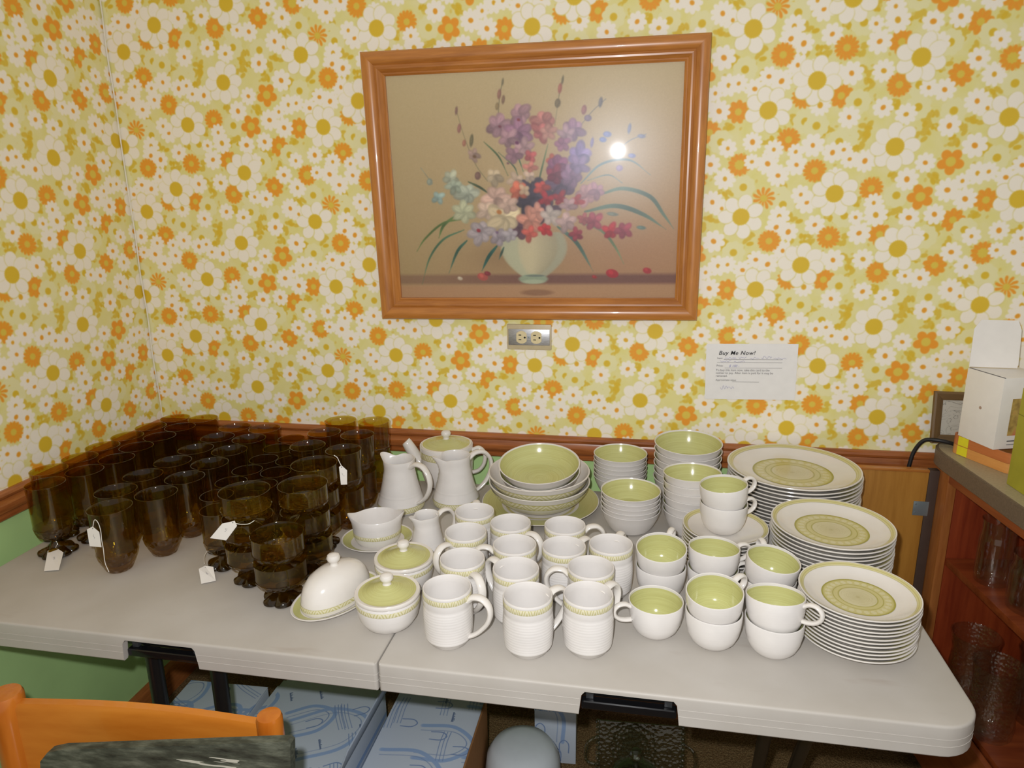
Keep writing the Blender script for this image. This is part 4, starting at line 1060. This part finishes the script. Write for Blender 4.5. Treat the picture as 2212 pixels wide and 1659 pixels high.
def bowl_parts(R, H, foot=.5):
    P = [(0, .0015), (foot*R*.92, .0015), (foot*R*.95, 0), (foot*R*1.03, 0), (foot*R*1.06, .002), (.68*R, .07*H), (.81*R, .32*H), (.93*R, .68*H), (.99*R, .965*H), (R, .99*H), (.992*R, H), (.975*R, H), (.965*R, .97*H), (.905*R, .68*H), (.782*R, .34*H), (.65*R, .135*H), (.45*R, .115*H), (0, .11*H)]
    body = lathe('bowl_body', P, 64)
    inn = lathe('green_lining', [(.962*R, .955*H), (.9025*R, .685*H), (.7795*R, .347*H), (.648*R, .143*H), (.45*R, .122*H), (0, .117*H)], 64)
    return [('bowl_body', body, M_CREAM), ('green_lining', inn, M_GGLAZE)]
def bowl_stack(parts, n, x, y, pitch, what, tilt=(0, 0), jit=.0003, group=None, seed=1, height=.05, up=0):
    q = random.Random(seed); ax = ay = 0.0
    for k in range(n):
        if k:
            ax += math.sin(math.radians(tilt[1]*(k-.5)/(n-1)))*pitch; ay -= math.sin(math.radians(tilt[0]*(k-.5)/(n-1)))*pitch
        pos = 'topmost bowl' if k == n-1 else ('lowest bowl' if k == 0 else '%s bowl from the top' % ORD[n-1-k])
        t = assemble('cereal_bowl', parts, '%s in the %s' % (pos, what), 'bowl', (x+ax+q.uniform(-jit, jit), y+ay+q.uniform(-jit, jit), ZD+k*pitch), (math.radians(tilt[0]*k/(n-1)), math.radians(tilt[1]*k/(n-1)), q.uniform(0, 6)), group); t.rotation_mode = 'ZYX'
SBP = bowl_parts(.0675, .050)
bowl_stack(SBP, 6, .3665, -.094, .0118, 'small cream bowl stack by the wall rail', (.5, 0), seed=1, group='small bowls by the wall rail')
bowl_stack(SBP, 5, .3975, -.292, .0113, 'small cream bowl stack nearer the mugs', (.3, 0), seed=2, group='small bowls nearer the mugs')
bowl_stack(bowl_parts(.0815, .062), 6, .531, -.114, .0186, 'large cream bowl stack at the back', (3, 0), seed=3, group='large bowls at the back')
bowl_stack(bowl_parts(.0635, .056), 6, .533, -.287, .0172, 'leaning bowl stack behind the saucers', (-2.2, -1.2), seed=4, group='bowls behind the saucers')

def plate_parts(R, sc=1.0):
    z = lambda v: v*sc
    P = [(0, z(.0022)), (.58*R, z(.0022)), (.60*R, 0), (.635*R, 0), (.655*R, z(.003)), (.82*R, z(.0085)), (.95*R, z(.0165)), (.995*R, z(.0195)), (R, z(.0208)), (.996*R, z(.0220)), (.984*R, z(.0221)), (.965*R, z(.0212)), (.88*R, z(.0155)), (.76*R, z(.0098)), (.66*R, z(.0068)), (.56*R, z(.0060)), (0, z(.0056))]
    e = .00035
    body = lathe('plate_body', P, 72)
    med = lathe('medallion', [(.60*R, z(.0064)+e), (.56*R, z(.0060)+e), (.36*R, z(.0059)+e), (0, z(.0056)+e)], 72, vfun=lambda r, zz: r/(.60*R))
    band = lathe('rim_band', [(.972*R, z(.0215)+e), (.965*R, z(.0212)+e), (.905*R, z(.0173)+e)], 72, vfun=lambda r, zz: (r/R-.905)/.067)
    return [('plate_body', body, M_CREAM2), ('medallion', med, M_MED), ('rim_band', band, M_RIMB)]
def plate_stack(parts, n, x, y, pitch, what, cat, name, group, jit=.0014, seed=1, drift=(0, 0), tilt=(0, 0)):
    q = random.Random(seed)
    for k in range(n):
        f = k/(n-1)-1
        if k == n-1: pos = 'topmost plate' if cat == 'plate' else 'topmost saucer'
        elif k == 0: pos = 'lowest plate' if cat == 'plate' else 'lowest saucer'
        else: pos = ('%s plate from the top' if cat == 'plate' else '%s saucer from the top') % ORD[n-1-k]
        assemble(name, parts, '%s in the %s' % (pos, what), cat, (x+q.uniform(-jit, jit)+drift[0]*f, y+q.uniform(-jit, jit)+drift[1]*f, ZD+k*pitch), (math.radians(tilt[0]), math.radians(tilt[1]), q.uniform(0, 6)), group)
plate_stack(plate_parts(.1475, 1.15), 13, .768, -.168, .0084, 'largest plate stack at the back by the wall', 'plate', 'dinner_plate', 'large plates at the back', seed=5, drift=(0, .004))
plate_stack(plate_parts(.1135, 1.05), 12, .7915, -.4325, .0080, 'middle plate stack at the right', 'plate', 'luncheon_plate', 'medium plates at the right', seed=6)
plate_stack(plate_parts(.0945, .95), 12, .784, -.6545, .0067, 'small plate stack at the right front', 'plate', 'salad_plate', 'small plates at the front', seed=7, jit=.0009)
# saucers: deeper well, only a rim band
R = .0845
SAUP = [('saucer_body', lathe('saucer_body', [(0, .002), (.40*R, .002), (.42*R, 0), (.47*R, 0), (.50*R, .003), (.75*R, .0095), (.93*R, .0165), (.995*R, .0195), (R, .0208), (.994*R, .0218), (.98*R, .0216), (.92*R, .0186), (.74*R, .0118), (.52*R, .0068), (.40*R, .0056), (0, .0054)], 64), M_CREAM2),
        ('rim_band', lathe('rim_band', [(.975*R, .02185), (.95*R, .0205), (.88*R, .0173)], 64, vfun=lambda r, zz: (r/R-.88)/.095), M_RIMB)]
plate_stack(SAUP, 10, .5905, -.4275, .0074, 'saucer stack under the two cups', 'saucer', 'saucer', 'saucers in the stack', seed=8, jit=.0008)
ZS = ZD+9*.0074+.0066
cup(.5855, -.424, ZS, 28, 'lower cup standing on top of the saucer stack')
cup_on(.5855, -.424, ZS, 30, 'upper cup nested on the saucer stack cup, handle right', 5, 195)

# big serving dishes
PLR = .1435
rp = [('platter_body', lathe('platter_body', [(0, .002), (.50*PLR, .002), (.52*PLR, 0), (.56*PLR, 0), (.60*PLR, .003), (.85*PLR, .010), (.99*PLR, .0175), (PLR, .019), (.99*PLR, .0195), (.84*PLR, .0145), (.62*PLR, .0075), (.5*PLR, .0062), (0, .006)], 72), M_CREAM2),
      ('green_rim', lathe('green_rim', [(.985*PLR, .0199), (.84*PLR, .0149), (.66*PLR, .0092)], 72), M_GGLAZE),
      ('olive_ring', lathe('olive_ring', [(.60*PLR, .0076), (.55*PLR, .0070)], 72, vfun=lambda r, z: (r/PLR-.55)/.05), M_RIMB)]
assemble('round_platter', rp, 'green rimmed platter lying under the stacked serving bowls', 'platter', (.178, -.2115, ZD))
SR, SHt = .123, .066
sv = [('bowl_body', lathe('bowl_body', [(0, .002), (.40*SR, .002), (.42*SR, 0), (.46*SR, 0), (.48*SR, .003), (.66*SR, .011), (.84*SR, .028), (.945*SR, .047), (.99*SR, .064), (SR, .0655), (.992*SR, .0665), (.975*SR, .0665), (.962*SR, .064), (.91*SR, .047), (.80*SR, .031), (.60*SR, .0125), (.4*SR, .008), (0, .0075)], 72), M_CREAM2),
      ('zigzag_band', lathe('zigzag_band', [(.890*SR, .0360), (.9230*SR, .0420), (.9525*SR, .0478), (.969*SR, .0535)], 72), M_BAND)]
ZB = ZD+.0090
assemble('serving_bowl', sv, 'lower wide serving bowl with olive band resting on the platter', 'bowl', (.176, -.217, ZB), (math.radians(1.5), 0, .4), 'wide serving bowls')
svu = assemble('serving_bowl', sv, 'upper wide serving bowl holding the two green bowls', 'bowl', (.176, -.2175, ZB+.0245), (math.radians(1.5), 0, -1.66), 'wide serving bowls')
vb = bowl_parts(.0985, .050, .44)
assemble('vegetable_bowl', vb, 'lower of two nested green-lined bowls in the serving bowl', 'bowl', (.177, -.210, ZB+.0430), (math.radians(9), 0, 0), 'nested green-lined bowls')
vbu = assemble('vegetable_bowl', vb, 'topmost large green-lined bowl above the serving bowls, facing forward', 'bowl', (.177, -.2132, ZB+.0620), (math.radians(9.2), math.radians(0), 1), 'nested green-lined bowls')

svu.rotation_mode = vbu.rotation_mode = 'ZYX'
# pitchers, teapot, creamer, gravy boat, sugar bowls, butter dish
def pitcher_parts(H, k, band=True, hs=1.0, rr=1.0):
    s = H/.128; r = k*rr
    def md(t, q, z):
        f = max(0.0, (z-.086*s)/(.042*s)); d = abs((t-PI+PI) % (2*PI)-PI); g = math.exp(-(d/.34)**2)
        e = q*(1+.50*(f**1.4)*g)*(1-.05*f*math.exp(-((d-.75)/.3)**2)); return (e*math.cos(t), e*math.sin(t), z+(.006*s*g - .0045*s*math.exp(-((d-.62)/.28)**2))*f)
    P = [(0, .001), (.046, .001), (.048, 0), (.052, .001), (.0555, .006), (.0568, .016)]
    for i in range(14):
        t = (i+1)/15; P.append((.0568-.0195*(t**1.15)-.003*math.sin(PI*t)*1+.0003*(-1)**i, .016+.086*t))
    P += [(.0372, .106), (.0378, .116), (.0388, .1255), (.0384, .1278), (.0372, .128), (.0362, .1262), (.0350, .116), (.0342, .104), (.040, .08), (.050, .04), (.052, .018), (.046, .009), (0, .007)]
    P = [(q*r/.0568*1.0, z*s) for q, z in P]
    body = lathe('pitcher_body', P, 64, md)
    q = r/.0568
    h = tube('handle', [(.0365*q, 0, .113*s), (.055*q, 0, .1245*s), (.078*q, 0, .1215*s), (.094*q, 0, .100*s), (.095*q, 0, .074*s), (.083*q, 0, .048*s), (.067*q, 0, .032*s), (.0545*q, 0, .024*s)], .0052*hs, .0082*hs, 12, rfun=lambda t: 1.15-.35*t)
    out = [('pitcher_body', body, M_CREAM), ('handle', h, M_CREAM2)]
    if band: out.append(('zigzag_band', lathe('zigzag_band', [(.0560*q, .0055*s), (.05715*q, .010*s), (.05735*q, .016*s), (.0568*q, .0195*s)], 64), M_BAND))
    return out
PIT = pitcher_parts(.128, .0580)
assemble('cream_pitcher', PIT, 'left of the two tall cream pitchers, beside the brown glasses', 'pitcher', (-.163, -.2655, ZD), (0, 0, math.radians(-24)), 'tall cream pitchers')
assemble('cream_pitcher', PIT, 'right of the two tall cream pitchers, beside the serving bowls', 'pitcher', (-.0345, -.2205, ZD), (0, 0, math.radians(36)), 'tall cream pitchers')
CRP = pitcher_parts(.092, .0405, False, .8)
assemble('small_creamer', CRP, 'small plain cream jug behind the rear sugar bowl', 'creamer', (-.027, -.482, ZD), (0, 0, math.radians(46)))
tp = [('pot_body', lathe('pot_body', [(0, .001), (.044, .001), (.046, 0), (.050, .001), (.060, .010), (.0675, .035), (.0700, .065), (.0700, .100), (.0705, .1115), (.0695, .1135), (.0670, .1130), (.0655, .109), (.066, .065), (.058, .018), (0, .010)], 56), M_CREAM),
      ('zigzag_band', lathe('zigzag_band', [(.0702, .084), (.0704, .088), (.0704, .097), (.0702, .101)], 56), M_BAND),
      ('lid', lathe('lid', [(.0640, .1110), (.0665, .1128), (.0660, .1142), (.0625, .1148), (.0600, .1135), (.0590, .109)], 56), M_CREAM2,
        [('green_top', lathe('green_top', [(.0628, .1147), (.050, .1165), (.036, .1205), (.020, .1250), (.008, .1270), (0, .1272)], 56), M_GGLAZE),
         ('knob', lathe('knob', [(.0085, .1262), (.0075, .1300), (.0080, .1330), (.0122, .1375), (.0132, .1425), (.0110, .1475), (.006, .1500), (0, .1505)], 28), M_CREAM2)]),
      ('spout', tube('spout', [(-.060, 0, .050), (-.078, 0, .064), (-.092, 0, .088), (-.106, 0, .112), (-.110, 0, .117)], .0145, .0155, 18, rfun=lambda t: 1.35-.55*t), M_CREAM2),
      ('handle', tube('handle', [(.0685, 0, .098), (.088, 0, .104), (.102, 0, .088), (.100, 0, .062), (.086, 0, .042), (.0665, 0, .034)], .0052, .0080, 12), M_CREAM2)]
assemble('teapot', tp, 'cream teapot with green lid against the wall rail behind the pitchers', 'teapot', (-.089, -.1035, ZD), (0, 0, math.radians(4)))

def oval(a, b2):
    return lambda t, r, z: (r*a*math.cos(t), r*b2*math.sin(t), z)
def boat_md(t, r, z):
    f = max(0.0, (z-.030)/.034); d0 = min(abs(math.cos(t)-1), abs(math.cos(t)+1)); g = math.exp(-(math.sin(t)/.34)**2)
    return (r*.0500*math.cos(t)*(1+.22*f*f*g), r*.0445*math.sin(t)*(1-.05*f*g), z+(.008*g)*f)
gb = [('saucer', lathe('saucer', [(0, .001), (.55, .001), (.57, 0), (.62, 0), (.66, .002), (.90, .0105), (1.0, .0158), (1.003, .0172), (.99, .0176), (.90, .0140), (.70, .0075), (0, .0065)], 64, oval(.0790, .0690)), M_CREAM2,
        [('green_rim', lathe('green_rim', [(.955, .0166), (.90, .0144), (.74, .0091)], 64, oval(.0790, .0690)), M_GGLAZE)]),
      ('boat_body', lathe('boat_body', [(0, .0060), (.80, .0060), (.90, .010), (1.0, .019), (1.03, .032), (1.01, .052), (1.0, .066), (.975, .0675), (.955, .066), (.955, .04), (.90, .018), (.7, .011), (0, .010)], 64, boat_md), M_CREAM),
      ('zigzag_band', lathe('zigzag_band', [(1.030, .0272), (1.040, .0278), (1.042, .0352), (1.034, .0358)], 64, boat_md), M_BAND)]
assemble('gravy_boat', gb, 'cream double-lipped gravy boat on its green rimmed saucer', 'gravy boat', (-.151, -.456, ZD), (0, 0, math.radians(17)))

sb = [('bowl_body', lathe('bowl_body', [(0, .001), (.030, .001), (.032, 0), (.036, .001), (.044, .007), (.0525, .021), (.0565, .040), (.0570, .0565), (.0560, .0580), (.0540, .0575), (.053, .04), (.040, .012), (0, .008)], 56), M_CREAM),
      ('zigzag_band', lathe('zigzag_band', [(.0570, .0450), (.0573, .0456), (.0575, .0530), (.0572, .0536)], 56), M_BAND),
      ('lid', lathe('lid', [(.0535, .0583), (.0572, .0586), (.0585, .0610), (.0585, .0650), (.0570, .0668), (.0530, .0662), (.0490, .0650), (.047, .060)], 56), M_CREAM2,
        [('green_top', lathe('green_top', [(.0512, .0658), (.0500, .0656), (.042, .0680), (.030, .0722), (.018, .0768), (.008, .0790), (0, .0792)], 56), M_GGLAZE),
         ('knob', lathe('knob', [(.0085, .0782), (.0072, .0815), (.0075, .0840), (.0112, .0880), (.0122, .0925), (.0100, .0970), (.005, .0992), (0, .0996)], 28), M_CREAM2)])]
assemble('sugar_bowl', sb, 'rear green-lidded sugar bowl between gravy boat and mugs', 'sugar bowl', (-.0315, -.6165, ZD), (0, 0, .5), 'green-lidded sugar bowls')
assemble('sugar_bowl', sb, 'front green-lidded sugar bowl at the table seam', 'sugar bowl', (-.0195, -.7400, ZD), (0, 0, 1.2), 'green-lidded sugar bowls')

def dome_md(t, r, z):
    return (r*.0745*math.copysign(abs(math.cos(t))**.9, math.cos(t)), r*.0455*math.copysign(abs(math.sin(t))**.9, math.sin(t)), z)
bd_ = [('dish', lathe('dish', [(0, .001), (.60, .001), (.62, 0), (.68, 0), (.72, .002), (.92, .0090), (1.0, .0138), (1.004, .0152), (.99, .0156), (.90, .0118), (.76, .0070), (0, .0060)], 72, oval(.0955, .0640)), M_CREAM2,
         [('green_rim', lathe('green_rim', [(.950, .0141), (.90, .0121), (.80, .0086)], 72, oval(.0955, .0640)), M_GGLAZE)]),
       ('dome_lid', lathe('dome_lid', [(.90, .0078), (.975, .0078), (1.0, .011), (1.0, .022), (.965, .038), (.88, .053), (.74, .0645), (.55, .072), (.33, .0762), (.12, .0780), (0, .0782)], 72, dome_md), M_CREAM2,
         [('zigzag_band', lathe('zigzag_band', [(1.0070, .0155), (1.011, .0160), (1.0085, .0215), (1.001, .0235)], 72, dome_md), M_BAND),
          ('knob', lathe('knob', [(.0088, .0770), (.0072, .0805), (.0076, .0835), (.0118, .0878), (.0130, .0928), (.0106, .0978), (.005, .1002), (0, .1006)], 28), M_CREAM2)])]
assemble('butter_dish', bd_, 'oval cream butter dish with domed lid at the front left', 'butter dish', (-.1435, -.6885, ZD), (0, 0, math.radians(67)))

# ------------------------------------------------------------------ brown glassware
def foot_md(lobes, a, ph=0):
    def f(t, r, z):
        k = 1.0 if r < .012 else 1-a*min(1, (r-.012)/.02)*(1-abs(math.cos(lobes*t/2+ph))**.6)
        zz = z+ (.0025*math.cos(lobes*t) * min(1, max(0, (r-.012)/.02)) if z > .003 else 0)
        return (r*k*math.cos(t), r*k*math.sin(t), max(0, zz))
    return f
def scal_md(n, z0, z1, a):
    def f(t, r, z):
        w = max(0, 1-abs((z-(z0+z1)/2)/((z1-z0)/2))) if z1 > z0 else 0
        k = 1-a*w*(1-abs(math.cos(n*t/2))); return (r*k*math.cos(t), r*k*math.sin(t), z)
    return f
def goblet_parts(R, H, rf, zb, hb=.031):
    """petal foot, short stem, scalloped cup with plain wall"""
    foot = lathe('petal_foot', [(0, .001), (rf*.9, .001), (rf*.99, .003), (rf, .006), (rf*.95, .009), (rf*.72, .0135), (rf*.45, .018), (.0125, zb*.72), (.0105, zb*.86), (.013, zb), (0, zb)], 48, foot_md(6, .20))
    z = lambda f: zb+(H-zb)*f
    k = .030
    cup_base = lathe('scalloped_base', [(.011, zb+.0002), (R*.62, zb+hb*.16), (R*.88, zb+hb*.42), (R*.985, zb+hb*.80), (R*1.0, zb+hb), (R*.962, zb+hb), (R*.90, zb+hb*.78), (R*.6, zb+hb*.54), (0, zb+hb*.46)], 48, scal_md(10, zb+hb*.2, zb+hb*1.1, .10))
    wall = lathe('cup_wall', [(R*.975, zb+hb+.0002), (R*.975, z(.6)), (R*.992, z(.97)), (R, H), (R-.0013, H), (R*.992-.0018, z(.97)), (R*.975-.0018, z(.6)), (R*.975-.002, zb+hb+.0002)], 48)
    return [('petal_foot', foot, M_OLIVE_FOOT), ('scalloped_base', cup_base, M_OLIVE_TEX), ('cup_wall', wall, M_OLIVE)]
def tumbler_parts(R, H):
    rb = .026*R/.044
    base = lathe('faceted_base', [(0, .0006), (rb*.9, .0006), (rb, .002), (rb*1.18, .012), (R*.86, .028), (R*.93, .042), (R*.90, .045), (R*.86, .042), (R*.76, .028), (rb*.9, .015), (0, .013)], 48, scal_md(10, -.01, .05, .07))
    wall = lathe('glass_wall', [(R*.905, .0452), (R*.93, H*.6), (R*.99, H*.98), (R, H), (R-.0013, H), (R*.99-.0026, H*.98), (R*.93-.0022, H*.6), (R*.905-.0022, .0452)], 48)
    return [('faceted_base', base, M_OLIVE_TEX), ('glass_wall', wall, M_OLIVE)]
def short_parts(R, H):
    rb = R*.62
    base = lathe('faceted_base', [(0, .0006), (rb*.92, .0006), (rb, .002), (R*.83, .012), (R*.95, .026), (R*.97, .034), (R*.93, .036), (R*.88, .030), (R*.7, .018), (0, .012)], 48, scal_md(10, -.01, .04, .06))
    wall = lathe('glass_wall', [(R*.94, .0362), (R*.955, H*.7), (R*.99, H*.98), (R, H), (R-.0013, H), (R*.99-.0026, H*.98), (R*.955-.0022, H*.7), (R*.94-.0022, .0362)], 48)
    return [('faceted_base', base, M_OLIVE_TEX), ('glass_wall', wall, M_OLIVE)]
GOB = goblet_parts(.0385, .164, .0395, .036)
WINE = goblet_parts(.0348, .128, .0352, .030)
SHER = goblet_parts(.0490, .084, .0405, .029, .021)
TUMB = tumbler_parts(.0425, .140)
SHRT = short_parts(.0405, .1005)
qg = random.Random(5)
def glass_row(name, parts, group, items, cat='glass'):
    for x, y, lab in items:
        assemble(name, parts, lab, cat, (x, y, ZD), (0, 0, qg.uniform(0, 6)), group)
glass_row('tall_goblet', GOB, 'tall brown goblets along the left wall', [
 (-.835, -.605, 'brown tall goblet nearest the front left with a tag at its foot'),
 (-.893, -.534, 'brown tall goblet by the left wall, second from the front'),
 (-.806, -.527, 'brown tall goblet just behind the tagged front left goblet'),
 (-.882, -.455, 'brown tall goblet by the left wall, third from the front'),
 (-.789, -.4480, 'brown tall goblet third back in the second goblet row'),
 (-.886, -.3775, 'brown tall goblet by the left wall, fourth from the front'),
 (-.799, -.3690, 'brown tall goblet fourth back in the second goblet row'),
 (-.880, -.299, 'brown tall goblet by the left wall, fifth from the front'),
 (-.793, -.2905, 'brown tall goblet fifth back in the second goblet row'),
 (-.872, -.220, 'brown tall goblet by the left wall, second from the corner'),
 (-.790, -.213, 'brown tall goblet sixth back in the second goblet row'),
 (-.856, -.1425, 'brown tall goblet in the wall corner with amber rim'),
 (-.775, -.1345, 'brown tall goblet right of the corner one with amber rim')])
glass_row('tumbler', TUMB, 'brown tumblers left of the middle', [
 (-.649, -.645, 'front brown tumbler with a string tag hanging on it'),
 (-.600, -.567, 'brown tumbler right behind the tagged front tumbler'),
 (-.594, -.478, 'brown tumbler third back in the right tumbler row'),
 (-.698, -.568, 'brown tumbler second back in the left tumbler row'),
 (-.700, -.479, 'brown tumbler third back in the left tumbler row'),
 (-.688, -.390, 'brown tumbler fourth back in the left tumbler row'),
 (-.687, -.301, 'brown tumbler fifth back in the left tumbler row'),
 (-.590, -.389, 'brown tumbler fourth back in the right tumbler row'),
 (-.594, -.300, 'brown tumbler fifth back in the right tumbler row'),
 (-.684, -.212, 'brown tumbler sixth back in the left tumbler row'),
 (-.593, -.2115, 'brown tumbler sixth back in the right tumbler row'),
 (-.597, -.1255, 'brown tumbler against the rail at the end of the right row'),
 (-.686, -.1265, 'brown tumbler against the rail at the end of the left row')])
glass_row('wine_glass', WINE, 'small brown goblets in the middle', [
 (-.4375, -.598, 'small brown goblet nearest the front with a tag at its foot'),
 (-.481, -.532, 'small brown goblet just behind the tagged small goblet'),
 (-.4915, -.460, 'small brown goblet third back in the left small row'),
 (-.4150, -.464, 'small brown goblet at the front of the right small row'),
 (-.4945, -.388, 'small brown goblet fourth back in the left small row'),
 (-.4205, -.390, 'small brown goblet second back in the right small row'),
 (-.4935, -.315, 'small brown goblet fifth back in the left small row'),
 (-.4230, -.315, 'small brown goblet third back in the right small row'),
 (-.5000, -.2375, 'small brown goblet sixth back in the left small row'),
 (-.4260, -.241, 'small brown goblet fourth back in the right small row'),
 (-.5000, -.1625, 'small brown goblet at the rail end of the left small row'),
 (-.4270, -.167, 'small brown goblet at the rail end of the right small row')])
def short_stack(x, y, where, tagd=False):
    for k in range(2):
        assemble('short_tumbler', SHRT, '%s short brown tumbler of the pair %s' % (('lower', 'upper')[k], where), 'glass', (x, y, ZD+k*.0895), (0, 0, qg.uniform(0, 6)), 'stacked short brown tumblers')
short_stack(-.345, -.368, 'behind the left rear dessert glasses')
short_stack(-.3495, -.2715, 'in the middle of the left short stacks')
short_stack(-.349, -.176, 'against the rail, left of the two amber tops')
short_stack(-.2605, -.171, 'against the rail, right of the two amber tops')
short_stack(-.2600, -.2780, 'behind the tagged stack, near the left pitcher')
short_stack(-.2500, -.3825, 'with the tag, left of the left pitcher')
def sherbet_stack(x, y, n, where):
    w = {3: ('lowest', 'middle', 'topmost'), 2: ('lower', 'upper')}[n]
    for k in range(n):
        assemble('dessert_glass', SHER, '%s brown dessert glass in the %s' % (w[k], where), 'glass', (x, y, ZD+k*.0550), (0, 0, qg.uniform(0, 6)), 'stacked brown dessert glasses')
sherbet_stack(-.2490, -.6965, 2, 'front two-high stack beside the butter dish')
sherbet_stack(-.3440, -.6385, 3, 'left three-high stack with the hanging tag')
sherbet_stack(-.2440, -.5925, 3, 'right three-high stack near the gravy boat')
sherbet_stack(-.2720, -.4845, 3, 'rearmost three-high stack')

# price tags on strings
TL = ['white price tag hanging against the front brown tumbler', 'white price tag lying at the foot of the front left goblet', 'white price tag hanging on the left dessert glass stack', 'white price tag lying before the small front goblet', 'white price tag hanging beside the rearmost dessert glass stack']
for i, (poly, st) in enumerate(TAGS):
    if i in (1, 3):      # these two lie propped on the glass foot beside them
        poly = [(p[0], p[1]-.016, p[2]+(.014 if k < 3 else .0)) for k, p in enumerate(poly)]; st = [(p[0], p[1]-.016, p[2]+.0195) for p in st][(2 if i == 1 else 0):]
    c = Vector(poly[0]); 
    cc = sum((Vector(p) for p in poly), Vector())/len(poly)
    t = thing('price_tag', TL[i], 'tag', cc, (0, 0, 0), 'string price tags')
    nrm = Vector((0, 0, 1)) if i in (1, 3) else Vector((0, -1, 0))
    pp = [Vector(p)-cc for p in poly]
    V = [p for p in pp]+[p+nrm*.0006 for p in pp]; n = len(pp)
    F = [tuple(range(n)), tuple(range(2*n-1, n-1, -1))]+[(k, n+k, n+(k+1) % n, (k+1) % n) for k in range(n)]
    me = mesh_from('tag_card', V, F, smooth=False)
    bm = bmesh.new(); bm.from_mesh(me); bmesh.ops.recalc_face_normals(bm, faces=list(bm.faces)); bm.to_mesh(me); bm.free()
    obj('tag_card', me, M_WHITECARD, t)
    obj('string', tube('string', [Vector(p)-cc+nrm*.0012 for p in st], .0007, None, 6, smooth_k=5, side=Vector((0.3, 1, .2))), M_STRING, t)
    # hole and pencilled scribble
    top = pp[1] if i in (1, 3) else pp[1]
    hc = top*.80+nrm*.0007
    hm = lathe('hole', [(0, 0), (.0011, 0)], 10)
    obj('hole', hm, M_INK, t, hc, (PI/2, 0, 0) if i not in (1, 3) else (0, 0, 0))
    q = random.Random(i); ax = (pp[3]-pp[1]); ay = (pp[0]-pp[2]); ax.normalize(); ay = (nrm.cross(ax)).normalized()
    sc = [ax*(k*.0011-.004)+ay*(q.random()*.004-.002)+nrm*.0008 for k in range(9)]
    obj('handwriting', tube('handwriting', sc, .0002, None, 5, smooth_k=3, side=nrm), M_INKGREY, t)
